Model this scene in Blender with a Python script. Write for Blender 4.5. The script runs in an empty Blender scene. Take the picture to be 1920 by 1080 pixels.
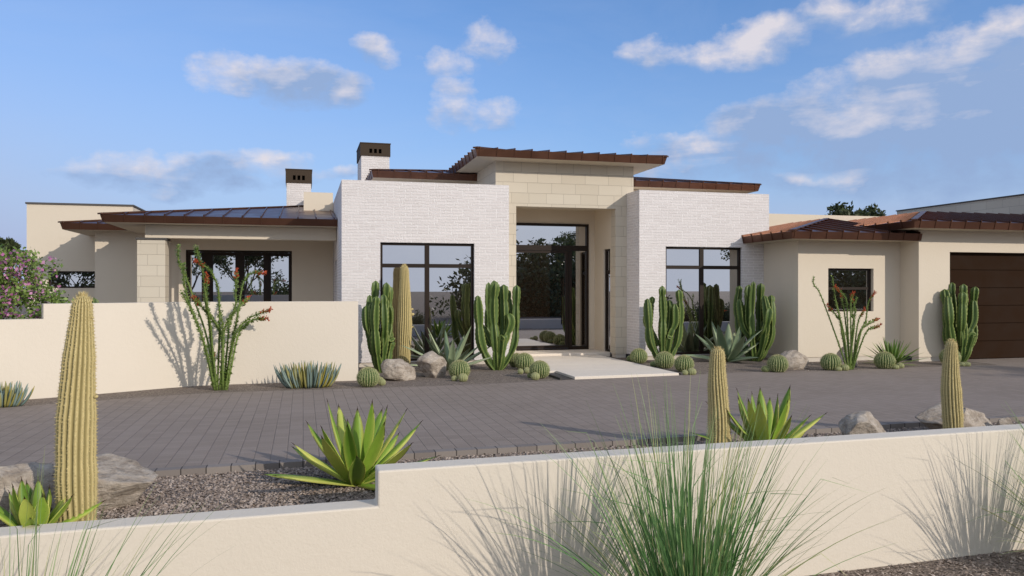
import bpy, math, random
import numpy as np
from mathutils import Vector, Matrix

random.seed(7)
RNG = np.random.default_rng(11)
scene = bpy.context.scene
col = scene.collection
R = math.radians
PI = math.pi

# ------------------------------------------------------------------ camera frame (used to read ground positions)
F, EYE, YAW = 1480.0, 1.7, math.atan(392 / 1480.0)
SY, CY = math.sin(YAW), math.cos(YAW)

def on_y(px, Y):                 # X of the point at depth plane Y seen at photo column px
    u = (px - 960) / F
    return (SY + u * CY) / (CY - u * SY) * Y

def depth(X, Y):
    return SY * X + CY * Y

# ------------------------------------------------------------------ mesh builder
class MB:
    def __init__(self):
        self.v, self.c, self.f, self.n = [], [], [], 0      # verts, colours, (faces array k columns)

    def add(self, verts, faces, colr=(0.5, 0, 0)):
        verts = np.asarray(verts, float).reshape(-1, 3)
        cc = np.asarray(colr, float)
        if cc.ndim == 1:
            cc = np.tile(cc, (len(verts), 1))
        self.v.append(verts); self.c.append(cc)
        if isinstance(faces, np.ndarray):
            self.f.append(faces.astype(np.int64) + self.n)
        else:
            by = {}
            for q in faces:
                by.setdefault(len(q), []).append(q)
            for q in by.values():
                self.f.append(np.array(q, np.int64) + self.n)
        self.n += len(verts)

    def box(self, x0, x1, y0, y1, z0, z1, colr=(0.5, 0, 0)):
        v = [(x, y, z) for z in (z0, z1) for y in (y0, y1) for x in (x0, x1)]
        self.add(v, [(0, 2, 3, 1), (4, 5, 7, 6), (0, 1, 5, 4), (1, 3, 7, 5), (3, 2, 6, 7), (2, 0, 4, 6)], colr)

    def quad(self, a, b, c, d, colr=(0.5, 0, 0)):
        self.add([a, b, c, d], [(0, 1, 2, 3)], colr)

    def tri(self, a, b, c, colr=(0.5, 0, 0)):
        self.add([a, b, c], [(0, 1, 2)], colr)

    def prism(self, poly, z0, z1, colr=(0.5, 0, 0)):   # poly counter-clockwise
        n = len(poly)
        v = [(x, y, z0) for x, y in poly] + [(x, y, z1) for x, y in poly]
        f = [tuple(range(n))[::-1], tuple(range(n, 2 * n))]
        for i in range(n):
            j = (i + 1) % n
            f.append((i, j, n + j, n + i))
        self.add(v, f, colr)

    def bar(self, a, b, w, h, colr=(0.5, 0, 0), up=(0, 0, 1)):   # rectangular bar between two points, sitting on the line
        a, b = Vector(a), Vector(b)
        d = (b - a).normalized()
        s = d.cross(Vector(up)).normalized() * (w / 2)
        u = s.cross(d).normalized() * h
        v = []
        for p in (a, b):
            v += [p - s, p + s, p + s + u, p - s + u]
        self.add([tuple(q) for q in v], [(0, 1, 2, 3)[::-1], (4, 5, 6, 7), (0, 1, 5, 4), (1, 2, 6, 5), (2, 3, 7, 6), (3, 0, 4, 7)], colr)

    def build(self, name, mat, parent=None, smooth=False, origin=None, bevel=0.0):
        V = np.concatenate(self.v) if self.v else np.zeros((0, 3))
        Cc = np.concatenate(self.c)
        if origin is not None:
            V = V - np.array(origin)
        me = bpy.data.meshes.new(name)
        me.vertices.add(len(V))
        me.vertices.foreach_set('co', V.ravel())
        loops = np.concatenate([f.ravel() for f in self.f])
        sizes = np.concatenate([np.full(len(f), f.shape[1]) for f in self.f])
        starts = np.concatenate([[0], np.cumsum(sizes)[:-1]])
        me.loops.add(len(loops)); me.loops.foreach_set('vertex_index', loops.astype(np.int32))
        me.polygons.add(len(sizes)); me.polygons.foreach_set('loop_start', starts.astype(np.int32))
        me.polygons.foreach_set('use_smooth', np.full(len(sizes), smooth))
        me.update(calc_edges=True)
        at = me.color_attributes.new('Col', 'FLOAT_COLOR', 'POINT')
        rgba = np.concatenate([Cc, np.ones((len(Cc), 1))], 1)
        at.data.foreach_set('color', rgba.ravel())
        me.materials.append(mat)
        o = bpy.data.objects.new(name, me)
        col.objects.link(o)
        if parent is not None:
            o.parent = parent
        if bevel:
            m = o.modifiers.new('Bevel', 'BEVEL'); m.width = bevel; m.segments = 2; m.limit_method = 'ANGLE'
        return o

def frames(path):
    P = [Vector(p) for p in path]
    T = []
    for i in range(len(P)):
        T.append((P[min(i + 1, len(P) - 1)] - P[max(i - 1, 0)]).normalized())
    ref = Vector((1, 0, 0)) if abs(T[0].x) < 0.8 else Vector((0, 1, 0))
    N = (ref - T[0] * ref.dot(T[0])).normalized()
    out = []
    for i in range(len(P)):
        N = (N - T[i] * N.dot(T[i])).normalized()
        out.append((P[i], T[i], N, T[i].cross(N)))
    return out

def smooth_path(pts, n):
    P = [Vector(p) for p in pts]
    P = [P[0] * 2 - P[1]] + P + [P[-1] * 2 - P[-2]]
    out = []
    m = len(P) - 3
    for k in range(n + 1):
        s = k / n * m
        i = min(int(s), m - 1); t = s - i
        a, b, c, d = P[i:i + 4]
        out.append(0.5 * ((2 * b) + (c - a) * t + (2 * a - 5 * b + 4 * c - d) * t * t + (3 * b - a - 3 * c + d) * t ** 3))
    return out

def tube(mb, path, radii, n=8, colr=(0.5, 0, 0)):
    fr = frames(path)
    v = []
    for (p, t, a, b), r in zip(fr, radii):
        for k in range(n):
            w = 2 * PI * k / n
            v.append(p + (a * math.cos(w) + b * math.sin(w)) * r)
    f = []
    for i in range(len(fr) - 1):
        for k in range(n):
            j = (k + 1) % n
            f.append((i * n + k, i * n + j, (i + 1) * n + j, (i + 1) * n + k))
    f.append(tuple(range(n))[::-1]); L = (len(fr) - 1) * n
    f.append(tuple(L + k for k in range(n)))
    mb.add([tuple(q) for q in v], f, colr)

# ------------------------------------------------------------------ naming helpers
def tag(o, label=None, cat=None, group=None, kind=None):
    if label: o['label'] = label
    if cat: o['category'] = cat
    if group: o['group'] = group
    if kind: o['kind'] = kind
    return o

def thing(name, label, cat, loc=(0, 0, 0), rz=0.0, group=None):
    o = bpy.data.objects.new(name, None)
    col.objects.link(o)
    o.location = loc; o.rotation_euler = (0, 0, rz)
    o.empty_display_size = 0.2
    return tag(o, label, cat, group)

def copy_tree(o, parent=None):
    c = o.copy(); col.objects.link(c)
    if parent is not None: c.parent = parent
    for ch in list(o.children):
        copy_tree(ch, c)
    return c

def structure(name, mb, mat, smooth=False):
    o = mb.build(name, mat, None, smooth)
    o['kind'] = 'structure'
    return o

# ------------------------------------------------------------------ node helpers
class NT:
    def __init__(self, mat):
        self.t = mat.node_tree; self.n = self.t.nodes; self.l = self.t.links
        self.bsdf = self.n.get('Principled BSDF'); self.out = self.n.get('Material Output')

    def new(self, typ, **kw):
        x = self.n.new(typ)
        for k, v in kw.items(): setattr(x, k, v)
        return x

    def put(self, sock, val):
        if isinstance(val, bpy.types.NodeSocket): self.l.new(val, sock)
        elif val is not None: sock.default_value = val

    def math(self, op, a, b=None, clamp=False):
        x = self.new('ShaderNodeMath', operation=op, use_clamp=clamp)
        self.put(x.inputs[0], a)
        if b is not None: self.put(x.inputs[1], b)
        return x.outputs[0]

    def mix(self, fac, a, b, blend='MIX'):
        x = self.new('ShaderNodeMix', data_type='RGBA', blend_type=blend)
        self.put(x.inputs[0], fac)
        for s, v in ((x.inputs[6], a), (x.inputs[7], b)):
            if isinstance(v, tuple) and len(v) == 3: v = (*v, 1)
            self.put(s, v)
        return x.outputs[2]

    def noise(self, vec, scale, detail=4, rough=0.55, dist=0.0):
        x = self.new('ShaderNodeTexNoise')
        x.inputs['Scale'].default_value = scale; x.inputs['Detail'].default_value = detail
        x.inputs['Roughness'].default_value = rough; x.inputs['Distortion'].default_value = dist
        if vec is not None: self.l.new(vec, x.inputs['Vector'])
        return x.outputs['Fac']

    def ramp(self, fac, stops):
        x = self.new('ShaderNodeValToRGB')
        e = x.color_ramp.elements
        while len(e) < len(stops): e.new(0.5)
        for el, (p, c) in zip(e, stops):
            el.position = p; el.color = (*c, 1) if len(c) == 3 else c
        self.put(x.inputs[0], fac)
        return x.outputs[0]

    def maprange(self, v, a, b, c=0.0, d=1.0):
        x = self.new('ShaderNodeMapRange')
        self.put(x.inputs[0], v)
        for i, q in enumerate((a, b, c, d)): x.inputs[i + 1].default_value = q
        return x.outputs[0]

    def pos(self):
        return self.new('ShaderNodeNewGeometry').outputs['Position']

    def obj(self):
        return self.new('ShaderNodeTexCoord').outputs['Object']

    def xyz(self, v):
        x = self.new('ShaderNodeSeparateXYZ'); self.l.new(v, x.inputs[0]); return x.outputs

    def comb(self, x, y, z=0.0):
        c = self.new('ShaderNodeCombineXYZ')
        for s, v in zip(c.inputs, (x, y, z)): self.put(s, v)
        return c.outputs[0]

    def wall_uv(self):          # along-the-wall coordinate and height, for walls facing X or Y
        g = self.new('ShaderNodeNewGeometry')
        p = self.xyz(g.outputs['Position']); nrm = self.xyz(g.outputs['True Normal'])
        side = self.math('GREATER_THAN', self.math('ABSOLUTE', nrm[0]), 0.6)
        u = self.math('ADD', self.math('MULTIPLY', p[1], side), self.math('MULTIPLY', p[0], self.math('SUBTRACT', 1.0, side)))
        return self.comb(u, p[2], 0.0), g.outputs['Position']

    def bump(self, h, strength=0.3, dist=0.01, prev=None):
        b = self.new('ShaderNodeBump')
        b.inputs['Strength'].default_value = strength; b.inputs['Distance'].default_value = dist
        self.l.new(h, b.inputs['Height'])
        if prev is not None: self.l.new(prev, b.inputs['Normal'])
        return b.outputs[0]

    def base(self, c): self.put(self.bsdf.inputs['Base Color'], (*c, 1) if isinstance(c, tuple) and len(c) == 3 else c)
    def rough(self, r): self.put(self.bsdf.inputs['Roughness'], r)
    def normal(self, n): self.l.new(n, self.bsdf.inputs['Normal'])
    def spec(self, s): self.bsdf.inputs['Specular IOR Level'].default_value = s

    def attr(self):
        a = self.new('ShaderNodeAttribute', attribute_name='Col')
        s = self.new('ShaderNodeSeparateColor'); self.l.new(a.outputs['Color'], s.inputs[0])
        return s.outputs           # tone, edge, along

def mat(name):
    m = bpy.data.materials.new(name); m.use_nodes = True
    return m, NT(m)

M = {}

def stucco(name, c, grain=70, strength=0.35):
    m, t = mat(name)
    p = t.pos()
    big = t.noise(p, 0.9, 5, 0.6)
    fine = t.noise(p, grain, 5, 0.65)
    k = t.mix(big, tuple(x * 0.955 for x in c), tuple(min(1, x * 1.035) for x in c))
    k = t.mix(t.math('MULTIPLY', t.maprange(fine, 0.35, 0.7), 0.12), k, tuple(x * 0.8 for x in c))
    t.base(k); t.rough(0.92); t.spec(0.2)
    lump = t.noise(p, grain * 0.3, 3, 0.5)
    t.normal(t.bump(t.math('ADD', fine, lump), strength, 0.006))
    return m
M['stucco'] = stucco('stucco_cream', (0.69, 0.605, 0.485))
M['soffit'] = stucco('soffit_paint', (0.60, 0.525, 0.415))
M['stucco_wall'] = stucco('stucco_garden_wall', (0.715, 0.64, 0.535), 55, 0.38)
M['coping'] = stucco('coping_grey', (0.10, 0.095, 0.09))
M['plinth'] = stucco('plinth_concrete', (0.62, 0.56, 0.48))

def brick_mat():
    m, t = mat('painted_white_brick')
    uv, p = t.wall_uv()
    wob = t.noise(p, 7, 3)
    x = t.xyz(uv)
    uv2 = t.comb(x[0], t.math('ADD', x[1], t.math('MULTIPLY', t.math('SUBTRACT', wob, 0.5), 0.012)))
    b = t.new('ShaderNodeTexBrick', offset=0.5, offset_frequency=2, squash=1.5, squash_frequency=3)
    t.l.new(uv2, b.inputs['Vector'])
    for k, v in (('Scale', 1.0), ('Mortar Size', 0.0095), ('Mortar Smooth', 0.2), ('Bias', 0.0), ('Brick Width', 0.255), ('Row Height', 0.0655)):
        b.inputs[k].default_value = v
    b.inputs['Color1'].default_value = (0.695, 0.645, 0.625, 1); b.inputs['Color2'].default_value = (0.775, 0.725, 0.705, 1)
    b.inputs['Mortar'].default_value = (0.92, 0.88, 0.86, 1)
    g = t.noise(p, 35, 4); lev = t.noise(p, 5, 2)
    c = t.mix(t.math('MULTIPLY', g, 0.3), b.outputs['Color'], (0.62, 0.575, 0.56))
    # scumbled-over joints here and there
    c = t.mix(t.maprange(lev, 0.54, 0.68, 0.0, 0.45), c, (0.75, 0.70, 0.68))
    t.base(c); t.rough(0.8); t.spec(0.25)
    h = t.math('SUBTRACT', t.math('MULTIPLY', g, 0.35), b.outputs['Fac'])
    t.normal(t.bump(h, 1.0, 0.034))
    return m
M['brick'] = brick_mat()

def stone_mat():
    m, t = mat('limestone_block')
    uv, p = t.wall_uv()
    b = t.new('ShaderNodeTexBrick', offset=0.42, offset_frequency=2, squash=0.72, squash_frequency=3)
    t.l.new(uv, b.inputs['Vector'])
    for k, v in (('Scale', 1.0), ('Mortar Size', 0.0045), ('Mortar Smooth', 0.1), ('Bias', -0.1), ('Brick Width', 0.60), ('Row Height', 0.247)):
        b.inputs[k].default_value = v
    b.inputs['Color1'].default_value = (0.575, 0.512, 0.412, 1); b.inputs['Color2'].default_value = (0.63, 0.567, 0.462, 1)
    b.inputs['Mortar'].default_value = (0.38, 0.335, 0.27, 1)
    g = t.noise(p, 90, 4, 0.7); g2 = t.noise(p, 3, 4)
    c = t.mix(t.math('MULTIPLY', t.maprange(g, 0.45, 0.75), 0.28), b.outputs['Color'], (0.42, 0.37, 0.29))
    c = t.mix(t.math('MULTIPLY', g2, 0.2), c, (0.66, 0.585, 0.46))
    t.base(c); t.rough(0.88); t.spec(0.2)
    t.normal(t.bump(t.math('SUBTRACT', t.math('MULTIPLY', g, 0.25), b.outputs['Fac']), 0.55, 0.01))
    return m
M['stone'] = stone_mat()

def metal_paint(name, c, rough=0.35, spec=0.5, metal=0.0):
    m, t = mat(name)
    p = t.pos()
    g = t.noise(p, 2.2, 5)
    t.base(t.mix(g, tuple(x * 0.85 for x in c), tuple(x * 1.15 for x in c)))
    t.rough(t.maprange(g, 0.3, 0.7, rough * 0.85, rough * 1.2)); t.spec(spec)
    t.bsdf.inputs['Metallic'].default_value = metal
    t.normal(t.bump(t.noise(p, 1.6, 3), 0.08, 0.02))
    return m
M['roof'] = metal_paint('bronze_roof_metal', (0.150, 0.070, 0.044), 0.34, 0.5, 0.72)
M['frame'] = metal_paint('dark_bronze_frame', (0.022, 0.0135, 0.009), 0.45, 0.2)
M['cap'] = metal_paint('chimney_cap_metal', (0.060, 0.043, 0.030), 0.7, 0.1)
M['soot'] = metal_paint('dark_opening', (0.012, 0.010, 0.009), 0.8)
M['garage'] = metal_paint('brown_garage_door', (0.026, 0.0125, 0.0060), 0.75, 0.08)
M['steel_edge'] = metal_paint('dark_steel_edging', (0.045, 0.040, 0.036), 0.6)

def glass_mat():
    m, t = mat('dark_window_glass')
    n = t.n; n.remove(t.bsdf)
    d = t.new('ShaderNodeBsdfDiffuse'); d.inputs[0].default_value = (0.022, 0.015, 0.010, 1)
    g = t.new('ShaderNodeBsdfGlossy'); g.inputs[0].default_value = (0.93, 0.93, 0.96, 1); g.inputs['Roughness'].default_value = 0.004
    fr = t.new('ShaderNodeFresnel'); fr.inputs[0].default_value = 2.0
    mx = t.new('ShaderNodeMixShader')
    t.l.new(t.math('ADD', t.math('MULTIPLY', fr.outputs[0], 0.6), 0.53, True), mx.inputs[0])
    t.l.new(d.outputs[0], mx.inputs[1]); t.l.new(g.outputs[0], mx.inputs[2])
    t.l.new(mx.outputs[0], t.out.inputs[0])
    return m
M['glass'] = glass_mat()

def paver_mat():
    m, t = mat('dark_grey_pavers')
    p = t.pos(); x = t.xyz(p)
    uv = t.comb(x[1], x[0])
    b = t.new('ShaderNodeTexBrick', offset=0.5, offset_frequency=2, squash=1.0, squash_frequency=2)
    t.l.new(uv, b.inputs['Vector'])
    for k, v in (('Scale', 1.0), ('Mortar Size', 0.0035), ('Mortar Smooth', 0.4), ('Bias', 0.0), ('Brick Width', 0.105), ('Row Height', 0.158)):
        b.inputs[k].default_value = v
    b.inputs['Color1'].default_value = (0.258, 0.210, 0.174, 1); b.inputs['Color2'].default_value = (0.305, 0.251, 0.211, 1)
    b.inputs['Mortar'].default_value = (0.222, 0.182, 0.152, 1)
    fr = t.math('FRACT', t.math('DIVIDE', x[0], 0.158))
    dline = t.math('MINIMUM', fr, t.math('SUBTRACT', 1.0, fr))
    line = t.maprange(dline, 0.016, 0.05, 1.0, 0.0)
    g = t.noise(p, 60, 5, 0.7); big = t.noise(p, 0.55, 5, 0.6)
    c = t.mix(t.math('MULTIPLY', t.maprange(big, 0.35, 0.7), 0.45), b.outputs['Color'], (0.34, 0.28, 0.243))
    c = t.mix(t.math('MULTIPLY', t.maprange(g, 0.4, 0.75), 0.3), c, (0.13, 0.112, 0.105))
    c = t.mix(t.math('MULTIPLY', line, t.maprange(t.noise(p, 1.7, 4), 0.35, 0.65, 0.10, 0.42)), c, (0.10, 0.085, 0.076))
    t.base(c); t.rough(0.8); t.spec(0.15)
    hh = t.math('SUBTRACT', t.math('SUBTRACT', t.math('MULTIPLY', g, 0.4), t.math('MULTIPLY', b.outputs['Fac'], 0.25)), t.math('MULTIPLY', line, 0.4))
    t.normal(t.bump(hh, 0.6, 0.010))
    return m
M['paver'] = paver_mat()

def border_mat():
    m, t = mat('paver_border_stone')
    p = t.pos(); x = t.xyz(p)
    uv = t.comb(x[0], t.math('ADD', t.math('MULTIPLY', x[2], 0.1), 2.5))
    b = t.new('ShaderNodeTexBrick', offset=0.0, offset_frequency=2, squash=1.0, squash_frequency=2)
    t.l.new(uv, b.inputs['Vector'])
    for k, v in (('Scale', 1.0), ('Mortar Size', 0.006), ('Mortar Smooth', 0.3), ('Bias', 0.0), ('Brick Width', 0.22), ('Row Height', 5.0)):
        b.inputs[k].default_value = v
    b.inputs['Color1'].default_value = (0.20, 0.172, 0.155, 1); b.inputs['Color2'].default_value = (0.27, 0.235, 0.21, 1)
    b.inputs['Mortar'].default_value = (0.05, 0.043, 0.04, 1)
    t.base(b.outputs['Color']); t.rough(0.85); t.spec(0.2)
    t.normal(t.bump(t.math('SUBTRACT', t.math('MULTIPLY', t.noise(p, 50, 4), 0.4), b.outputs['Fac']), 0.5, 0.008))
    return m
M['border'] = border_mat()

def gravel_mat(name, c1, c2, c3, scale):
    m, t = mat(name)
    p = t.pos()
    mp = t.new('ShaderNodeMapping'); mp.inputs['Scale'].default_value = (1.0, 1.5, 1.0)
    t.l.new(p, mp.inputs[0])
    v = t.new('ShaderNodeTexVoronoi', feature='F1'); v.inputs['Scale'].default_value = scale
    t.l.new(mp.outputs[0], v.inputs['Vector'])
    s = t.new('ShaderNodeSeparateColor'); t.l.new(v.outputs['Color'], s.inputs[0])
    c = t.ramp(s.outputs[0], [(0.0, c1), (0.5, c2), (1.0, c3)])
    c = t.mix(t.math('MULTIPLY', t.maprange(v.outputs['Distance'], 0.3, 0.75), 0.55), c, tuple(x * 0.35 for x in c1))
    big = t.noise(p, 1.1, 4)
    c = t.mix(t.math('MULTIPLY', big, 0.3), c, c1)
    t.base(c); t.rough(0.9); t.spec(0.2)
    t.normal(t.bump(t.math('MULTIPLY', v.outputs['Distance'], -1.0), 0.9, 0.02))
    return m
M['gravel'] = gravel_mat('bed_gravel', (0.17, 0.135, 0.11), (0.29, 0.235, 0.195), (0.44, 0.37, 0.31), 42)
M['ground'] = gravel_mat('desert_ground', (0.17, 0.135, 0.11), (0.27, 0.215, 0.175), (0.38, 0.31, 0.26), 30)

def pebble_mat():
    m, t = mat('gravel_pebble')
    a = t.attr()
    c = t.ramp(a[0], [(0.0, (0.15, 0.115, 0.093)), (0.45, (0.30, 0.237, 0.195)), (0.8, (0.44, 0.365, 0.31)), (1.0, (0.60, 0.52, 0.45))])
    t.base(c); t.rough(0.85); t.spec(0.25)
    return m
M['pebble'] = pebble_mat()

def concrete_mat():
    m, t = mat('pale_concrete_slab')
    p = t.pos()
    g = t.noise(p, 45, 5, 0.7); big = t.noise(p, 1.3, 5)
    c = t.mix(big, (0.70, 0.62, 0.525), (0.80, 0.72, 0.62))
    c = t.mix(t.math('MULTIPLY', t.maprange(g, 0.5, 0.75), 0.3), c, (0.42, 0.37, 0.31))
    t.base(c); t.rough(0.85); t.spec(0.25)
    t.normal(t.bump(g, 0.25, 0.004))
    return m
M['concrete'] = concrete_mat()

def rock_mat():
    m, t = mat('weathered_granite')
    p = t.obj()
    n1 = t.noise(p, 7, 7, 0.68, 0.5); n2 = t.noise(p, 26, 6, 0.75)
    mp = t.new('ShaderNodeMapping'); mp.inputs['Scale'].default_value = (2.5, 2.5, 9.0); mp.inputs['Rotation'].default_value = (0.3, 0.45, 0)
    t.l.new(p, mp.inputs[0]); strata = t.noise(mp.outputs[0], 2.2, 6, 0.65, 0.9)
    c = t.ramp(n1, [(0.28, (0.20, 0.16, 0.125)), (0.5, (0.40, 0.335, 0.27)), (0.72, (0.60, 0.52, 0.43))])
    c = t.mix(t.maprange(n2, 0.55, 0.72), c, (0.15, 0.13, 0.115))
    c = t.mix(t.math('MULTIPLY', t.maprange(strata, 0.5, 0.68), 0.55), c, (0.56, 0.50, 0.43))
    t.base(c); t.rough(0.9); t.spec(0.2)
    h = t.math('ADD', t.math('ADD', n1, t.math('MULTIPLY', n2, 0.5)), strata)
    t.normal(t.bump(h, 0.85, 0.035))
    return m
M['rock'] = rock_mat()

def leafy(name, dark, light, edge, tip=None, transl=0.25, rough=0.5, spots=None):
    """plant skin: tone -> dark..light, edge -> margin colour, along -> tip colour"""
    m, t = mat(name)
    a = t.attr()
    c = t.mix(a[0], dark, light)
    g = t.noise(t.obj(), 18, 4)
    c = t.mix(t.math('MULTIPLY', g, 0.35), c, dark)
    if spots:
        sp = t.noise(t.obj(), 60, 3, 0.6)
        c = t.mix(t.maprange(sp, 0.68, 0.74), c, spots)
    c = t.mix(a[1], c, edge)
    if tip: c = t.mix(t.maprange(a[2], 0.93, 0.99), c, tip)
    t.base(c); t.rough(rough); t.spec(0.35)
    if transl:
        tr = t.new('ShaderNodeBsdfTranslucent'); t.put(tr.inputs[0], c)
        mx = t.new('ShaderNodeMixShader'); mx.inputs[0].default_value = transl
        t.l.new(t.bsdf.outputs[0], mx.inputs[1]); t.l.new(tr.outputs[0], mx.inputs[2]); t.l.new(mx.outputs[0], t.out.inputs[0])
    return m
M['agave_green'] = leafy('bright_green_agave', (0.10, 0.22, 0.025), (0.44, 0.63, 0.085), (0.80, 0.76, 0.20), (0.05, 0.02, 0.01), 0.28, 0.42, (0.03, 0.04, 0.01))
M['agave_blue'] = leafy('blue_green_agave', (0.12, 0.19, 0.11), (0.38, 0.46, 0.28), (0.60, 0.62, 0.38), (0.06, 0.03, 0.02), 0.15, 0.5)
M['yucca'] = leafy('yucca_leaf', (0.07, 0.16, 0.025), (0.30, 0.43, 0.09), (0.45, 0.52, 0.17), None, 0.25, 0.5)
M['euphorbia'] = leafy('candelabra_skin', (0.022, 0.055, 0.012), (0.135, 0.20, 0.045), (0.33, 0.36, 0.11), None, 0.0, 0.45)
M['column'] = leafy('golden_column_cactus_skin', (0.15, 0.125, 0.048), (0.32, 0.26, 0.10), (0.70, 0.565, 0.27), None, 0.0, 0.75)
M['barrel'] = leafy('barrel_cactus_skin', (0.035, 0.080, 0.017), (0.115, 0.18, 0.045), (0.58, 0.54, 0.29), None, 0.0, 0.65)
M['ocotillo'] = leafy('ocotillo_leaf', (0.08, 0.16, 0.025), (0.34, 0.46, 0.11), (0.42, 0.48, 0.15), None, 0.25, 0.5)
M['stem'] = leafy('ocotillo_stem', (0.10, 0.15, 0.035), (0.22, 0.30, 0.075), (0.2, 0.16, 0.08), None, 0.0, 0.7)
M['red_flower'] = leafy('coral_flower', (0.40, 0.055, 0.02), (0.66, 0.15, 0.055), (0.7, 0.25, 0.1), None, 0.2, 0.6)
M['chalk'] = leafy('chalk_finger', (0.13, 0.19, 0.17), (0.30, 0.38, 0.33), (0.36, 0.30, 0.05), None, 0.1, 0.55)
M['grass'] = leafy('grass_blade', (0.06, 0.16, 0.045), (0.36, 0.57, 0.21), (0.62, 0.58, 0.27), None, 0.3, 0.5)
M['bush'] = leafy('bougainvillea_leaf', (0.07, 0.14, 0.03), (0.33, 0.44, 0.11), (0.2, 0.25, 0.06), None, 0.3, 0.5)
M['pink'] = leafy('bougainvillea_bract', (0.58, 0.15, 0.42), (0.88, 0.50, 0.72), (0.7, 0.3, 0.5), None, 0.35, 0.6)
M['tree_leaf'] = leafy('tree_leaf', (0.032, 0.046, 0.018), (0.125, 0.150, 0.062), (0.1, 0.12, 0.04), None, 0.3, 0.55)
M['bark'] = leafy('tree_bark', (0.10, 0.075, 0.055), (0.20, 0.16, 0.12), (0.2, 0.16, 0.12), None, 0.0, 0.9)

# ------------------------------------------------------------------ ground
g = MB(); g.quad((-500, -500, -0.79), (500, -500, -0.79), (500, 5.9, -0.79), (-500, 5.9, -0.79))
g.quad((-500, 5.9, -0.79), (500, 5.9, -0.79), (500, 600, -0.79), (-500, 600, -0.79))
structure('ground', g, M['ground'])
def wall_y(x): return 5.82 + 0.03 * x
g = MB(); g.prism([(-40, wall_y(-40) + 0.11), (40, wall_y(40) + 0.11), (40, 60), (-40, 60)], -0.78, -0.05)
structure('gravel_terrace', g, M['gravel'])
# raised planting bed along the house
g = MB()
far = [(-9.5, 8.7), (-7.5, 10.6), (-5.6, 12.0), (-4.15, 12.67), (-3.5, 12.95), (-2.9, 13.15), (-2.2, 13.42), (-1.46, 13.62), (-0.6, 13.63), (0.3, 13.6), (1.38, 13.58), (2.5, 13.6), (3.6, 13.69), (4.69, 13.83), (5.9, 13.93), (7.1, 14.03), (8.0, 14.15), (8.86, 14.2), (9.9, 14.1), (10.9, 14.05), (11.8, 14.1), (12.6, 14.15), (13.7, 14.17), (14.9, 14.17)]
near = [(-9.5, 7.55), (-6, 7.72), (-2.59, 7.88), (-1.43, 8.0), (-0.04, 8.08), (0.93, 8.17), (2.41, 8.22), (3.86, 8.28), (6.3, 8.34), (7.19, 8.39), (9.15, 8.42), (14, 8.4), (26, 8.2)]
drive_poly = near + [(26, 15.4), (14.9, 15.4)] + far[::-1]
g.prism(drive_poly, -0.06, 0.0)
structure('driveway', g, M['paver'])
g = MB()
bed_poly = far + [(14.9, 15.3), (14.9, 24), (-9.5, 24)]
g.prism(bed_poly, -0.07, -0.006)
structure('planting_bed', g, M['gravel'])
g = MB()
for (a, b), (c, d) in zip(near[:-1], near[1:]):
    g.prism([(a, b - 0.125), (c, d - 0.125), (c, d - 0.002), (a, b - 0.002)], -0.062, 0.012)
structure('driveway_border', g, M['border'])

def pebbles(name, x0, x1, yf, n, z, smin, smax):
    px = RNG.uniform(x0, x1, n); lo, hi = yf(px); py = lo + (hi - lo) * RNG.uniform(0, 1, n)
    base = np.array([[1, 0, 0], [0.3, .8, 0.1], [-.8, .5, -.05], [-.7, -.6, 0.1], [.4, -.85, 0], [0, 0, .75], [0, 0, -.5]])
    fc = np.array([[0, 1, 5], [1, 2, 5], [2, 3, 5], [3, 4, 5], [4, 0, 5]])
    s = RNG.uniform(smin, smax, n) * RNG.choice([0.7, 1, 1.25], n); an = RNG.uniform(0, 2 * PI, n); fl = RNG.uniform(.45, .85, n)
    v = base[None] * RNG.uniform(.75, 1.25, (n, 7, 1)) * np.stack([s, s * RNG.uniform(.55, .9, n), s * fl], 1)[:, None, :]
    tx, ty = RNG.normal(0, .35, n), RNG.normal(0, .35, n)
    v[..., 2] += v[..., 0] * tx[:, None] + v[..., 1] * ty[:, None]
    ca, sa = np.cos(an)[:, None], np.sin(an)[:, None]
    X = v[..., 0] * ca - v[..., 1] * sa + px[:, None]; Y = v[..., 0] * sa + v[..., 1] * ca + py[:, None]
    Z = v[..., 2] + z + (s * .25)[:, None]
    V = np.stack([X, Y, Z], -1).reshape(-1, 3)
    Fc = (fc[None] + (np.arange(n) * 7)[:, None, None]).reshape(-1, 3)
    tone = np.clip(RNG.beta(2, 2.6, n), 0, 1)
    C = np.zeros((n * 7, 3)); C[:, 0] = np.repeat(tone, 7)
    mb = MB(); mb.add(V, Fc, C)
    o = mb.build(name, M['pebble'], None, False); tag(o, kind='stuff')
    return o
near_x = np.array([p[0] for p in near]); near_yv = np.array([p[1] for p in near])
far_x = np.array([p[0] for p in far]); far_yv = np.array([p[1] for p in far])
o = pebbles('gravel', -3.2, 9.5, lambda x: (wall_y(x) + 0.24, np.interp(x, near_x, near_yv) - 0.13), 62000, -0.05, 0.009, 0.019)
tag(o, 'brown and grey pebbles covering the bed behind the low front wall', 'gravel')
o = pebbles('gravel', 2.2, 13.0, lambda x: (x * 0 + 3.6, wall_y(x) - 0.01), 22000, -0.79, 0.010, 0.021)
tag(o, 'dark pebbles on the ground in front of the low wall', 'gravel')

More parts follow.
